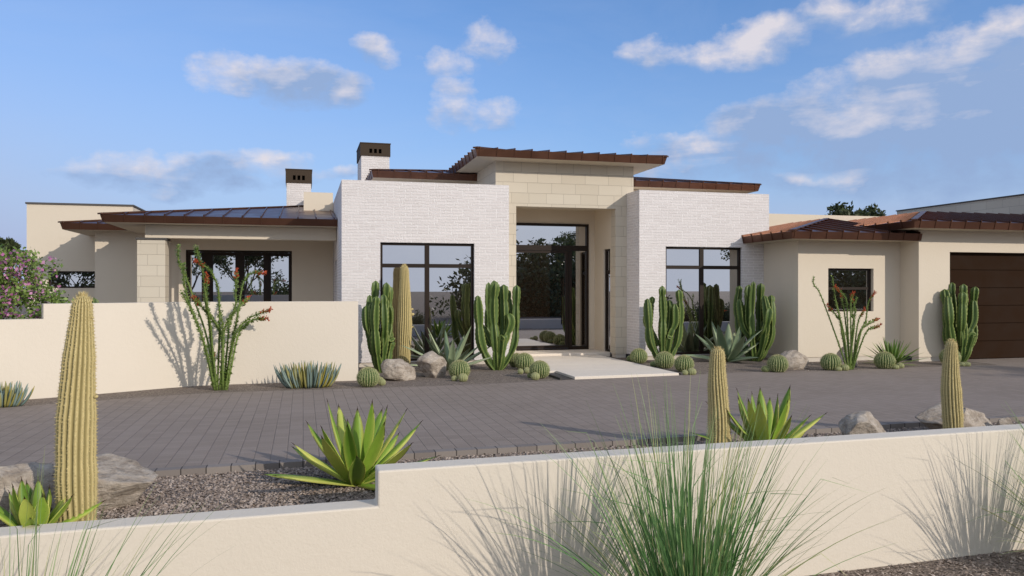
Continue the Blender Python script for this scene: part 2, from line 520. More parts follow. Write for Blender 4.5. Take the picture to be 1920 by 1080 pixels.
# ------------------------------------------------------------------ walls in the garden
mb = MB()
def wall_run(x0, x1, ztop):
    mb.prism([(x0, wall_y(x0)), (x1, wall_y(x1)), (x1, wall_y(x1) + 0.23), (x0, wall_y(x0) + 0.23)], -0.80, ztop)
mb.prism([(-30, wall_y(-30)), (0.53, wall_y(.53)), (30, wall_y(30)), (30, wall_y(30) + 0.23), (0.53, wall_y(.53) + 0.23), (-30, wall_y(-30) + 0.23)], -0.80, 0.10)
wv = mb
mb = MB()
# one stepped profile, front and back, joined
xs = (-30, 0.53, 30)
pf = [(-30, -0.8), (30, -0.8), (30, 0.36), (0.53, 0.36), (0.53, 0.10), (-30, 0.10)]
n = len(pf)
V = [(x, wall_y(x), z) for x, z in pf] + [(x, wall_y(x) + 0.23, z) for x, z in pf]
fcs = [tuple(range(n)), tuple(range(n, 2 * n))[::-1]] + [(i, n + i, n + (i + 1) % n, (i + 1) % n) for i in range(n)]
mb.add(V, fcs)
o = mb.build('retaining_wall', M['stucco_wall'], None, False, None, 0.014)
tag(o, 'low cream stucco wall with a step in its top along the front edge of the gravel', 'wall')

gw = [(-9.6, 9.9), (-7.4, 11.5), (-5.6, 12.75), (-4.75, 13.27), (-4.2, 13.53), (-3.66, 13.75), (-3.2, 13.97), (-2.7, 14.25), (-2.2, 14.53), (-1.8, 14.7), (-1.4, 14.77), (-0.8, 14.785), (0.985, 14.79)]
mb = MB()
split = -3.88      # where the top steps down
def gw_strip(pts, z1, z0=-0.1):
    fr, bk = [], []
    for i, (x, y) in enumerate(pts):
        a = Vector(pts[max(i - 1, 0)]); b = Vector(pts[min(i + 1, len(pts) - 1)])
        d = (b - a).normalized(); nn = Vector((-d.y, d.x)) * 0.24
        fr.append((x, y)); bk.append((x + nn.x, y + nn.y))
    mb.prism(fr + bk[::-1], z0, z1)
ys = np.interp(split, [p[0] for p in gw], [p[1] for p in gw])
gw_strip(gw, 1.22)
gw_strip([(split, ys)] + [p for p in gw if p[0] > split], 1.455, 1.22)
o = mb.build('garden_wall', M['stucco_wall'])
tag(o, 'tall curved cream stucco wall screening the porch on the left', 'wall')

# ------------------------------------------------------------------ house
HO = (5.9, 17.25, 0.0)
house = thing('house', 'modern single storey house with white brick blocks, stone entry and bronze metal roofs', 'house', HO)
def hp(mb, name, m, parent=None, smooth=False, bevel=0.0):
    return mb.build(name, m, parent or house, smooth, HO, bevel)

def wall_open(mb, axis, u0, u1, z0, z1, va, vb, opens=()):
    """wall slab with rectangular openings; axis 'x' runs along X at depth va(front)..vb(back), axis 'y' along Y"""
    us = sorted({u0, u1, *[o[0] for o in opens], *[o[1] for o in opens]})
    zs = sorted({z0, z1, *[o[2] for o in opens], *[o[3] for o in opens]})
    def solid(i, j):
        if i < 0 or j < 0 or i >= len(us) - 1 or j >= len(zs) - 1: return False
        cu, cz = (us[i] + us[i + 1]) / 2, (zs[j] + zs[j + 1]) / 2
        return not any(o[0] < cu < o[1] and o[2] < cz < o[3] for o in opens)
    def P(u, v, z): return (u, v, z) if axis == 'x' else (v, u, z)
    for i in range(len(us) - 1):
        for j in range(len(zs) - 1):
            if not solid(i, j): continue
            a, b, c, d = us[i], us[i + 1], zs[j], zs[j + 1]
            mb.quad(P(a, va, c), P(b, va, c), P(b, va, d), P(a, va, d))
            mb.quad(P(a, vb, c), P(a, vb, d), P(b, vb, d), P(b, vb, c))
            if not solid(i - 1, j): mb.quad(P(a, va, c), P(a, va, d), P(a, vb, d), P(a, vb, c))
            if not solid(i + 1, j): mb.quad(P(b, va, c), P(b, vb, c), P(b, vb, d), P(b, va, d))
            if not solid(i, j - 1): mb.quad(P(a, va, c), P(a, vb, c), P(b, vb, c), P(b, va, c))
            if not solid(i, j + 1): mb.quad(P(a, va, d), P(b, va, d), P(b, vb, d), P(a, vb, d))

def window(x0, x1, z0, z1, y, mull=(), trans=(), fw=0.06, mw=0.10, tw=0.085, axis='x', dp=0.07, label=None):
    """framed window facing -Y (axis x, y = face of frame) or -X (axis y)"""
    mb = MB()
    def B(a, b, c, d, inset):
        f0, f1 = y + inset, y + dp
        if axis == 'x': mb.box(a, b, f0, f1, c, d)
        else: mb.box(f0, f1, a, b, c, d)
    B(x0, x0 + fw, z0, z1, 0); B(x1 - fw, x1, z0, z1, 0)
    B(x0 + fw, x1 - fw, z0, z0 + fw, 0.002); B(x0 + fw, x1 - fw, z1 - fw, z1, 0.002)
    for m_ in mull: B(m_ - mw / 2, m_ + mw / 2, z0 + fw, z1 - fw, 0.004)
    for t_ in trans:
        xs = [x0 + fw] + [q for m_ in mull for q in (m_ - mw / 2, m_ + mw / 2)] + [x1 - fw]
        for a, b in zip(xs[::2], xs[1::2]): B(a, b, t_ - tw / 2, t_ + tw / 2, 0.010)
    w = hp(mb, 'window', M['frame'])
    if label: w['label'] = label
    pm = MB()
    if axis == 'x': pm.box(x0 + 0.01, x1 - 0.01, y + 0.035, y + 0.05, z0 + 0.01, z1 - 0.01)
    else: pm.box(y + 0.035, y + 0.05, x0 + 0.01, x1 - 0.01, z0 + 0.01, z1 - 0.01)
    hp(pm, 'pane', M['glass'], w)
    return w

YB, YS, YD = 17.25, 18.0, 19.4
# left brick block
mb = MB()
wall_open(mb, 'x', 0.80, 4.50, 0.09, 4.02, YB, YB + 0.30, [(1.62, 3.70, 0.095, 2.69)])
wall_open(mb, 'y', YB + 0.30, 22.4, 0.09, 4.02, 0.80, 1.10, [(19.9, 21.0, 0.095, 2.4)])
mb.box(4.20, 4.50, YB + 0.30, YS + 0.4, 0.09, 4.02)
mb.box(1.10, 4.20, YB + 0.30, 22.4, 3.5, 3.6)
hp(mb, 'brick_block', M['brick'], bevel=0.006)
window(1.62, 3.70, 0.095, 2.69, YB + 0.07, [2.65], [2.19], 0.055, 0.10, 0.085)
window(19.9, 21.0, 0.095, 2.4, 0.87, [], [], axis='y')
mb = MB(); mb.box(0.83, 4.47, YB + 0.03, YB + 0.29, -0.05, 0.089); mb.box(0.83, 1.08, YB + 0.30, 22.3, -0.05, 0.089)
hp(mb, 'plinth', M['plinth'])
# right brick block
mb = MB()
wall_open(mb, 'x', 7.68, 11.15, 0.09, 4.02, YB, YB + 0.30, [(8.36, 10.40, 0.095, 2.69)])
mb.box(7.68, 7.98, YB + 0.30, 20.6, 0.09, 4.02); mb.box(10.85, 11.15, YB + 0.30, 22.4, 0.09, 4.02)
mb.box(7.98, 10.85, YB + 0.30, 22.4, 3.5, 3.6)
hp(mb, 'brick_block', M['brick'], bevel=0.006)
window(8.36, 10.40, 0.095, 2.69, YB + 0.07, [9.35], [2.20], 0.055, 0.10, 0.085)
mb = MB(); mb.box(7.71, 11.12, YB + 0.03, YB + 0.29, -0.05, 0.089)
hp(mb, 'plinth', M['plinth'])
# stone entry tower
OX0, OX1, OZ = 4.87, 7.385, 3.635
mb = MB()
wall_open(mb, 'x', 4.37, 7.86, 0.08, 4.70, YS, YS + 0.28, [(OX0, OX1, 0.08, OZ)])
mb.box(4.37, 4.65, YS + 0.28, 24.0, 3.0, 4.70); mb.box(7.58, 7.86, YS + 0.28, 24.0, 3.0, 4.70)
hp(mb, 'entry_tower', M['stone'], bevel=0.006)
for a, b in ((7.40, 7.66), (4.52, 4.86)):
    mb = MB(); mb.box(a, b, YS + 0.01, YS + 0.27, -0.05, 0.079); hp(mb, 'plinth', M['plinth'])
# recessed entry
mb = MB()
wall_open(mb, 'x', 4.60, 7.39, 0.10, 3.72, YD + 0.03, YD + 0.25, [(4.80, 7.21, 0.101, 3.365)])
wall_open(mb, 'y', YS + 0.281, YD + 0.029, 0.10, 3.72, 7.39, 7.57, [(18.36, 18.80, 0.101, 2.68)])
mb.box(4.62, 4.86, YS + 0.281, YD + 0.029, 0.0, 3.72)
mb.box(4.60, 7.40, YS + 0.281, YD + 0.25, 3.721, 3.80)
hp(mb, 'entry_recess', M['stucco'])
window(18.36, 18.80, 0.102, 2.68, 7.43, [], [2.10], 0.05, axis='y')
mb = MB()
for a, b in ((4.80, 4.87), (7.15, 7.21)): mb.box(a, b, YD, YD + 0.12, 0.102, 3.364)
mb.box(4.87, 7.15, YD + 0.003, YD + 0.12, 3.30, 3.364); mb.box(4.87, 7.15, YD - 0.01, YD + 0.12, 2.665, 2.80); mb.box(4.87, 7.15, YD + 0.003, YD + 0.12, 0.102, 0.14)
mb.box(6.66, 6.745, YD - 0.006, YD + 0.12, 0.14, 2.665); mb.box(6.745, 7.15, YD + 0.005, YD + 0.12, 0.14, 0.19)
df = hp(mb, 'door_frame', M['frame'])
mb = MB(); mb.box(4.86, 7.16, YD + 0.055, YD + 0.075, 2.79, 3.31); hp(mb, 'pane', M['glass'], df)
mb = MB(); mb.box(6.74, 7.16, YD + 0.055, YD + 0.075, 0.18, 2.67); hp(mb, 'pane', M['glass'], df)
mb = MB()
mb.box(4.875, 4.97, YD + 0.008, YD + 0.07, 0.145, 2.66); mb.box(6.57, 6.655, YD + 0.008, YD + 0.07, 0.145, 2.66)
mb.box(4.97, 6.57, YD + 0.010, YD + 0.07, 0.145, 0.22); mb.box(4.97, 6.57, YD + 0.010, YD + 0.07, 2.60, 2.66)
dr = hp(mb, 'entry_door', M['frame'])
mb = MB(); mb.box(4.96, 6.58, YD + 0.035, YD + 0.05, 0.21, 2.61); hp(mb, 'pane', M['glass'], dr)
mb = MB(); tube(mb, [(6.50, YD - 0.04, 0.75), (6.50, YD - 0.04, 1.95)], [0.016, 0.016], 10)
for z in (0.85, 1.85): tube(mb, [(6.50, YD - 0.04, z), (6.56, YD + 0.01, z)], [0.010, 0.010], 8)
hp(mb, 'handle', M['frame'], dr)
mb = MB(); mb.box(4.861, 7.389, YS + 0.35, YD + 0.02, -0.05, 0.0995); hp(mb, 'doorstep', M['concrete'], bevel=0.006)

# roofs -------------------------------------------------------------
def roof(x0, x1, y0, y1, zt, fh, run, pitch, left=True, right=True, sp=0.41, label=None, inset=0.045, soff='soffit'):
    zr = zt + run * pitch
    xl, xr = (x0 + run if left else x0), (x1 - run if right else x1)
    il, ir = (inset if left else 0), (inset if right else 0)
    yb = y0 + run
    mb = MB()
    zb = zt - fh
    # slopes
    mb.quad((x0, y0, zt), (x1, y0, zt), (xr, yb, zr), (xl, yb, zr))
    if left: mb.quad((x0, y1, zt), (x0, y0, zt), (xl, yb, zr), (xl, y1, zr))
    if right: mb.quad((x1, y0, zt), (x1, y1, zt), (xr, y1, zr), (xr, yb, zr))
    mb.quad((xl, yb, zr), (xr, yb, zr), (xr, y1, zr), (xl, y1, zr))
    # fascia, leaning outwards at the top
    a, b = (x0 + il, y0 + inset), (x1 - ir, y0 + inset)
    mb.quad((a[0], a[1], zb), (b[0], b[1], zb), (x1, y0, zt), (x0, y0, zt))
    if left: mb.quad((x0 + il, y1, zb), (a[0], a[1], zb), (x0, y0, zt), (x0, y1, zt))
    else: mb.add([(x0, y0 + inset, zb), (x0, y0, zt), (x0, yb, zr), (x0, y1, zr), (x0, y1, zb)], [(0, 1, 2, 3, 4)])
    if right: mb.quad((b[0], b[1], zb), (x1 - ir, y1, zb), (x1, y1, zt), (x1, y0, zt))
    else: mb.add([(x1, y0 + inset, zb), (x1, y0, zt), (x1, yb, zr), (x1, y1, zr), (x1, y1, zb)], [(4, 3, 2, 1, 0)])
    # standing seams
    w, h = 0.022, 0.042
    nx = int((x1 - x0) / sp)
    off = (x1 - x0 - nx * sp) / 2
    for k in range(nx + 1):
        x = x0 + off + k * sp
        d = run
        if left: d = min(d, x - x0)
        if right: d = min(d, x1 - x)
        if d > 0.06:
            mb.bar((x, y0 - 0.012, zt - 0.003), (x, y0 + d, zt + d * pitch - 0.003), w, h)
        xb = min(max(x, x0 + il + .02), x1 - ir - .02)
        mb.bar((xb, y0 + inset - 0.002, zb), (x, y0 - 0.012, zt + h), w, 0.016, up=(0, 1, 0))
        mb.bar((xb, y0 + inset, zb + 0.004), (x, y0 - 0.002, zt + h - 0.004), w, -0.016, up=(0, 1, 0))
    for side, on in ((x0, left), (x1, right)):
        if not on: continue
        sg = 1 if side == x0 else -1
        ny = int((y1 - y0) / sp)
        for k in range(1, ny):
            y = y0 + k * sp
            d = min(run, y - y0)
            mb.bar((side - sg * 0.012, y, zt - 0.003), (side + sg * d, y, zt + d * pitch - 0.003), w, h)
            mb.bar((side + sg * inset, y, zb), (side - sg * 0.012, y, zt + h), w, 0.016, up=(sg, 0, 0))
            mb.bar((side + sg * inset, y, zb + 0.004), (side - sg * 0.002, y, zt + h - .004), w, -0.016, up=(sg, 0, 0))
    if left: mb.bar((x0 - .01, y0 - .01, zt), (xl, yb, zr), 0.13, 0.035)
    if right: mb.bar((x1 + .01, y0 - .01, zt), (xr, yb, zr), 0.13, 0.035)
    o = hp(mb, 'roof', M['roof'])
    if label: o['label'] = label
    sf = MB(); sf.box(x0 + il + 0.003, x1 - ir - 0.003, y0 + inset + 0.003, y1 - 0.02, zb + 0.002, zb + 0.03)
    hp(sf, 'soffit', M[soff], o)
    return o

roof(3.76, 8.47, 17.40, 24.5, 4.85, 0.17, 2.2, 0.14, label='raised bronze roof over the stone entry')
roof(1.66, 12.65, 20.0, 27.0, 4.645, 0.17, 3.0, 0.172)
roof(-4.34, 0.795, 19.2, 24.5, 3.33, 0.165, 4.4, 0.166, True, False, sp=0.415, label='wide bronze porch roof with standing seams')
roof(round(on_y(112, 22.4), 2), -2.6, 22.4, 25.5, 3.365, 0.165, 1.2, 0.166, True, False)
roof(10.40, 13.84, 15.2, 21.0, 2.955, 0.165, 3.4, 0.182, True, False)
roof(13.12, 22.5, 14.65, 23.0, 3.20, 0.16, 3.05, 0.177, True, False, label='bronze hipped roof over the garage')

# main body, wing and rear walls
mb = MB()
for bx in ((2.2, 4.36, 20.62, 26.0, 3.0, 4.46), (7.87, 12.1, 20.62, 26.0, 3.0, 4.46), (0.02, 0.79, 21.93, 24.0, 3.3, 4.28), (11.3, 20.9, 20.5, 20.8, 2.0, 3.89)):
    mb = MB(); mb.box(*bx); hp(mb, 'rear_wall', M['stucco'])
WX0, WX1, WY = on_y(50, 25.0), on_y(249, 25.0), 25.0
mb = MB(); wall_open(mb, 'x', WX0, WX1, -0.05, 4.07, WY, WY + 0.3, [(on_y(90, WY), WX1 - 0.4, 1.70, 2.18)])
mb.box(WX1 - 0.3, WX1, WY + 0.3, 28.5, -0.05, 4.07); mb.box(WX0, WX0 + 0.3, WY + 0.3, 28.5, -0.05, 4.07)
hp(mb, 'wing_wall', M['stucco'])
mb = MB(); mb.box(WX0 - .03, WX1 + .03, WY - 0.03, WY + 0.33, 4.071, 4.12); mb.box(WX1 - 0.33, WX1 + .03, WY + 0.33, 28.5, 4.071, 4.12); mb.box(WX0 - .03, WX0 + .33, WY + 0.33, 28.5, 4.071, 4.12)
hp(mb, 'coping', M['coping'])
window(on_y(90, WY), WX1 - 0.4, 1.70, 2.18, WY + 0.06, [], [], 0.045)
# porch
mb = MB()
XW = on_y(178, 23.0)
wall_open(mb, 'x', XW, -3.11, -0.05, 3.20, 23.0, 23.2)
mb.box(XW, XW + 0.3, 23.2, 25.0, -0.05, 3.20); mb.box(-3.3, -3.11, 22.1, 23.0, -0.05, 3.16)
wall_open(mb, 'x', -3.1, 0.79, -0.05, 3.16, 21.9, 22.1, [(-2.93, -0.285, 0.10, 2.69)])
hp(mb, 'porch_wall', M['stucco'])
mb = MB(); mb.box(-3.52, 0.79, 19.74, 20.0, 2.86, 3.16); mb.box(-3.5, -3.26, 20.0, 21.89, 2.86, 3.16)
hp(mb, 'beam', M['stucco'], bevel=0.006)
mb = MB(); mb.box(-3.68, -3.08, 19.70, 20.25, -0.05, 2.815); hp(mb, 'pier', M['stone'], bevel=0.006)
mb = MB(); mb.box(-3.71, -3.05, 19.67, 20.28, 2.816, 2.858); hp(mb, 'pier_cap', M['coping'])
w = window(-2.93, -0.285, 0.10, 2.69, 21.93, [], [], 0.05, label='four panel black porch door wall')
mb = MB()
for a, b in ((-2.51, -2.31), (-1.72, -1.53), (-1.01, -0.86)): mb.box(a, b, 21.925, 21.99, 0.16, 2.63)
for a, b in ((-2.88, -2.82), (-2.31, -2.27), (-2.55, -2.51), (-1.53, -1.49), (-0.86, -0.82), (-0.37, -0.335)): mb.box(a, b, 21.932, 21.98, 0.16, 2.63)
mb.box(-2.88, -0.335, 21.928, 21.98, 2.55, 2.635)
hp(mb, 'door_stile', M['frame'], w)
# chimneys
def chimney(x0, x1, y0, y1, z0, zc, zt):
    mb = MB(); mb.box(x0, x1, y0, y1, z0, zc); c = hp(mb, 'chimney', M['brick'], bevel=0.006)
    mb = MB()
    e = 0.025
    slots = []
    cx = (x0 + x1) / 2; h = zt - zc
    for k in (-1, 0, 1):
        slots.append((cx + k * 0.13 - 0.04, cx + k * 0.13 + 0.04, zc + h * 0.18, zc + h * 0.56))
    wall_open(mb, 'x', x0 - e, x1 + e, zc - 0.02, zt, y0 - e, y0 + 0.05, slots)
    mb.box(x0 - e, x0 + 0.05, y0 + 0.051, y1 + e, zc - 0.02, zt); mb.box(x1 - 0.05, x1 + e, y0 + 0.051, y1 + e, zc - 0.02, zt)
    mb.box(x0 + 0.051, x1 - 0.051, y1 - 0.05, y1 + e, zc - 0.02, zt)
    mb.box(x0 - e - .01, x1 + e + .01, y0 - e - .01, y1 + e + .01, zt + 0.001, zt + 0.03)
    mb.box(x0 + .06, x1 - .06, y0 + 0.3, y0 + 0.35, zc + .001, zt - .002)
    hp(mb, 'chimney_cap', M['cap'], c)
chimney(1.58, 2.37, 22.5, 24.0, 3.0, 5.44, 5.76)
chimney(-0.465, 0.235, 24.0, 25.3, 2.9, 4.80, 5.16)
# garage side
mb = MB()
wall_open(mb, 'x', 11.0, 13.779, 0.10, 2.80, 15.85, 16.05, [(11.80, 13.04, 1.15, 2.16)])
mb.box(11.0, 11.2, 16.05, YB, 0.10, 2.80)
wall_open(mb, 'x', 13.78, 22.0, 0.10, 3.05, 15.25, 15.5, [(14.65, 19.6, 0.10, 2.545)])
mb.box(13.78, 14.0, 15.5, 20.0, 0.10, 3.05)
hp(mb, 'garage_wall', M['stucco'], bevel=0.006)
mb = MB(); mb.box(11.02, 13.77, 15.87, 16.04, -0.05, 0.099); hp(mb, 'plinth', M['plinth'])
mb = MB(); mb.box(13.80, 14.64, 15.27, 15.49, -0.05, 0.099); hp(mb, 'plinth', M['plinth'])
mb = MB()
mb.box(11.02, 11.19, 16.05, YB, -0.05, 0.099)
hp(mb, 'plinth', M['plinth'])
window(11.80, 13.04, 1.15, 2.16, 15.94, [], [1.69], 0.05, tw=0.06)
mb = MB()
for k in range(6):
    z0 = 0.0 + k * 0.425
    mb.box(14.66, 19.6, 15.40, 15.46, z0 + 0.012, min(z0 + 0.425 - 0.012, 2.54))
mb.box(14.66, 19.6, 15.42, 15.455, 0.0, 2.54)
hp(mb, 'garage_door', M['garage'], bevel=0.004)
mb = MB(); mb.box(21.0, 26.0, 16.0, 24.3, 2.5, 4.50)
hp(mb, 'block_parapet', M['stone'])
mb = MB(); mb.box(20.97, 26.0, 15.97, 24.33, 4.501, 4.54); hp(mb, 'coping', M['coping'])

mb = MB(); mb.box(-3.9, 0.78, 17.6, 21.9, -0.06, 0.03); o = mb.build('porch_bounce_floor', M['concrete']); o['kind'] = 'structure'  # unseen pale slab, added to bounce light onto the porch wall
# entry path
mb = MB()
for y0, y1, xa in ((13.93, 15.05, 4.9), (15.06, 16.2, 4.72), (16.21, 17.36, 4.72), (17.37, 18.34, 4.88)):
    mb.prism([(xa, y0), (7.08, y0 + (0.1 if y0 < 14 else 0)), (7.08, y1), (xa, y1)], -0.05, 0.045)
o = mb.build('entry_path', M['concrete'], None, False, None, 0.006); o['kind'] = 'structure'
mb = MB()
mb.box(7.13, 7.17, 14.05, 17.98, -0.05, 0.035); mb.box(4.60, 4.64, 13.9, 17.2, -0.05, 0.035)
mb.box(7.085, 7.13, 14.05, 17.98, -0.05, 0.004); mb.box(4.64, 4.72, 13.9, 17.2, -0.05, 0.004); mb.box(4.72, 4.895, 13.93, 15.05, -0.05, 0.003)
o = mb.build('path_edging', M['steel_edge']); o['kind'] = 'structure'

# ------------------------------------------------------------------ plants: shapes
def add_grid(mb, rows, closed=True, cap0=False, cap1=False, colr=None):
    n = len(rows[0]); V = [p for r in rows for p in r]
    k = np.arange(n if closed else n - 1); j = (k + 1) % n
    f = np.concatenate([np.stack([i * n + k, i * n + j, (i + 1) * n + j, (i + 1) * n + k], 1) for i in range(len(rows) - 1)])
    mb.add(np.array(V, float), f, colr)

def column_cactus(H_, R_, ribs=18, seed=1, lean=(0.0, 0.0), bulge=0.5, taper=0.5, buds=()):
    rnd = random.Random(seed); mb = MB()
    nl = 90; per = 6; na = ribs * per
    rows, cols = [], []
    ph = [rnd.uniform(0, 6) for _ in range(4)]
    def rad(t):
        base = 0.90 + 0.10 * math.sin(min(1, t / bulge) * PI / 2)
        if t > bulge: base *= 1 - taper * ((t - bulge) / (1 - bulge)) ** 1.35
        top = 1 - t
        if top < 0.055: base *= math.sqrt(max(0.0, 1 - (1 - top / 0.055) ** 2)) * 0.98 + 0.02
        return R_ * base * (1 + 0.028 * math.sin(t * 9 + ph[0]) + 0.018 * math.sin(t * 23 + ph[1]) + 0.010 * math.sin(t * 51 + ph[2]))
    def axis(t):
        return (lean[0] * t + 0.01 * math.sin(t * 5 + ph[2]), lean[1] * t + 0.01 * math.sin(t * 4 + ph[3]), H_ * t)
    for i in range(nl + 1):
        t = i / nl
        t = 1 - (1 - t) ** 1.25
        r = rad(t); cx, cy, cz = axis(t)
        row = []
        for k in range(na):
            a = 2 * PI * k / na + 0.06 * math.sin(t * 6 + ph[1])
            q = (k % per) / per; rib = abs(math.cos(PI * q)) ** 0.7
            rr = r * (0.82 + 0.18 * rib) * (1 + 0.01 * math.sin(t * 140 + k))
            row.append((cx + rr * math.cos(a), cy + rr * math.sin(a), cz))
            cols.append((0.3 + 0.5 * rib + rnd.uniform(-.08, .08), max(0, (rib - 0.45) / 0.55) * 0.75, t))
        rows.append(row)
    add_grid(mb, rows, True, colr=np.array(cols))
    # spines on the rib crests
    V, Fs, C = [], [], []
    step = 0.026
    for k in range(ribs):
        t = 0.015
        while t < 0.995:
            r = rad(t); cx, cy, cz = axis(t)
            a = 2 * PI * k / ribs + 0.06 * math.sin(t * 6 + ph[1])
            p = Vector((cx + r * math.cos(a), cy + r * math.sin(a), cz))
            out = Vector((math.cos(a), math.sin(a), 0)); sd = Vector((-math.sin(a), math.cos(a), 0))
            if t > 0.96: out = (out + Vector((0, 0, 1.5))).normalized()
            for q in range(4):
                d = (out * rnd.uniform(.5, 1) + sd * rnd.uniform(-1, 1) + Vector((0, 0, rnd.uniform(-.8, .8)))).normalized()
                L = rnd.uniform(.010, .022) * (1.7 if t > 0.965 else 1)
                w = d.cross(out + Vector((.01, .02, .03))).normalized() * 0.0022
                b = len(V); V += [p - w - out * .003, p + w - out * .003, p + d * L]; Fs.append((b, b + 1, b + 2)); C += [(0.8, rnd.uniform(.6, 1), 0)] * 3
            t += step / H_ * rnd.uniform(.85, 1.15)
    mb.add([tuple(v) for v in V], np.array(Fs), np.array(C))
    for (tt, ang, sz) in buds:
        r = rad(tt); cx, cy, cz = axis(tt)
        c0 = Vector((cx + r * math.cos(ang), cy + r * math.sin(ang), cz)); o_ = Vector((math.cos(ang), math.sin(ang), .35))
        tube(mb, [c0 - o_ * sz * .5, c0 + o_ * sz * .1, c0 + o_ * sz * .8, c0 + o_ * sz * 1.5, c0 + o_ * sz * 1.9], [sz * .6, sz * .9, sz, sz * .8, sz * .2], 9, (.7, .7, 0))
    # felted crown tuft
    cx, cy, cz = axis(1.0)
    for q in range(60):
        a = rnd.uniform(0, 2 * PI); rr = rnd.uniform(0, R_ * .28)
        p = Vector((cx + rr * math.cos(a), cy + rr * math.sin(a), cz - R_ * .10))
        d = Vector((math.cos(a) * .45, math.sin(a) * .45, 1)).normalized(); s = Vector((-math.sin(a), math.cos(a), 0)) * 0.004
        L = rnd.uniform(.03, .05) * (R_ / .13)
        mb.tri(tuple(p - s), tuple(p + s), tuple(p + d * L), (0.9, .9, 0))
    return mb

def barrel_cactus(seed=1, ribs=24, fuzzy=0.0):
    rnd = random.Random(seed); mb = MB()           # unit radius, base at z = 0
    nl, per = 30, 6; na = ribs * per; rows, cols = [], []
    for i in range(nl + 1):
        th = PI * (0.10 + 0.90 * i / nl) if False else PI * (1 - i / nl) * 0.88
        sz = math.cos(th); sr = math.sin(th)
        row = []
        for k in range(na):
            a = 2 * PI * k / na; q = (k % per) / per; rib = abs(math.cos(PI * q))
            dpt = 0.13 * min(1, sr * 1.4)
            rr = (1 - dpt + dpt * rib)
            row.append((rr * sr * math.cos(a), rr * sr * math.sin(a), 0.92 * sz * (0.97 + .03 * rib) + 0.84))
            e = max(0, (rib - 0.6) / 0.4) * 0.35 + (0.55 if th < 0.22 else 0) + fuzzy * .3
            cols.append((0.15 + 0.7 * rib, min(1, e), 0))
        rows.append(row)
    add_grid(mb, rows, True, colr=np.array(cols))
    V, Fs, C = [], [], []
    for k in range(ribs):
        a = 2 * PI * k / ribs
        m_ = 20
        for j in range(m_):
            th = PI * (0.03 + 0.74 * (j + rnd.uniform(-.15, .15)) / m_)
            if th < 0.02: continue
            nrm = Vector((math.sin(th) * math.cos(a), math.sin(th) * math.sin(a), math.cos(th)))
            p = Vector((nrm.x, nrm.y, .92 * nrm.z + .84))
            t1 = Vector((-math.sin(a), math.cos(a), 0)); t2 = nrm.cross(t1)
            for q in range(5):
                d = (nrm * .55 + t1 * rnd.uniform(-1, 1) + t2 * rnd.uniform(-.7, .7)).normalized()
                L = rnd.uniform(.09, .17); w = d.cross(nrm + Vector((.01, .02, .03))).normalized() * 0.013
                b = len(V); V += [p - w - nrm * .02, p + w - nrm * .02, p + d * L]; Fs.append((b, b + 1, b + 2)); C += [(0.9, rnd.uniform(.7, 1), 0)] * 3
    mb.add([tuple(v) for v in V], np.array(Fs), np.array(C))
    return mb

def euphorbia_arm(path, R0, ribs, seed):
    rnd = random.Random(seed); mb = MB()
    L = 46; P = smooth_path(path, L); fr = frames(P)
    rot = rnd.uniform(0, 2 * PI); rows, cols = [], []
    tot = sum((P[i + 1] - P[i]).length for i in range(L)); acc = 0
    seg = rnd.uniform(.50, .62); tone = rnd.uniform(.3, .9); ph = rnd.uniform(.1, .4)
    for i, (p, t, a, b) in enumerate(fr):
        if i: acc += (P[i] - P[i - 1]).length
        s = acc / tot
        pin = 0.64 + 0.36 * abs(math.sin(PI * (acc / seg + ph))) ** 0.5
        r = R0 * pin * (0.72 + 0.28 * min(1, s * 3))
        endd = tot - acc
        if endd < R0 * 1.1: r *= math.sqrt(max(0.004, 1 - (1 - endd / (R0 * 1.1)) ** 2))
        row = []
        per = 8
        for k in range(ribs * per):
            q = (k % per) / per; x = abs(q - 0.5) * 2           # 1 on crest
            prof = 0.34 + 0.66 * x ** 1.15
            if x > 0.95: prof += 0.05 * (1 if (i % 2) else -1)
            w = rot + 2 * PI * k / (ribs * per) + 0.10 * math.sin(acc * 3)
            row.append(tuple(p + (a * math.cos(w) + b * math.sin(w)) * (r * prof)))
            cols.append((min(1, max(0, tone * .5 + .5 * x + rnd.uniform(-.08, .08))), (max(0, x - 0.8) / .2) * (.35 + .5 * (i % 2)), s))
        rows.append(row)
    add_grid(mb, rows, True, colr=np.array(cols))
    n = len(rows[0])
    mb.add([rows[-1][k] for k in range(n)], [tuple(range(n))], (tone, .1, 1))
    return mb

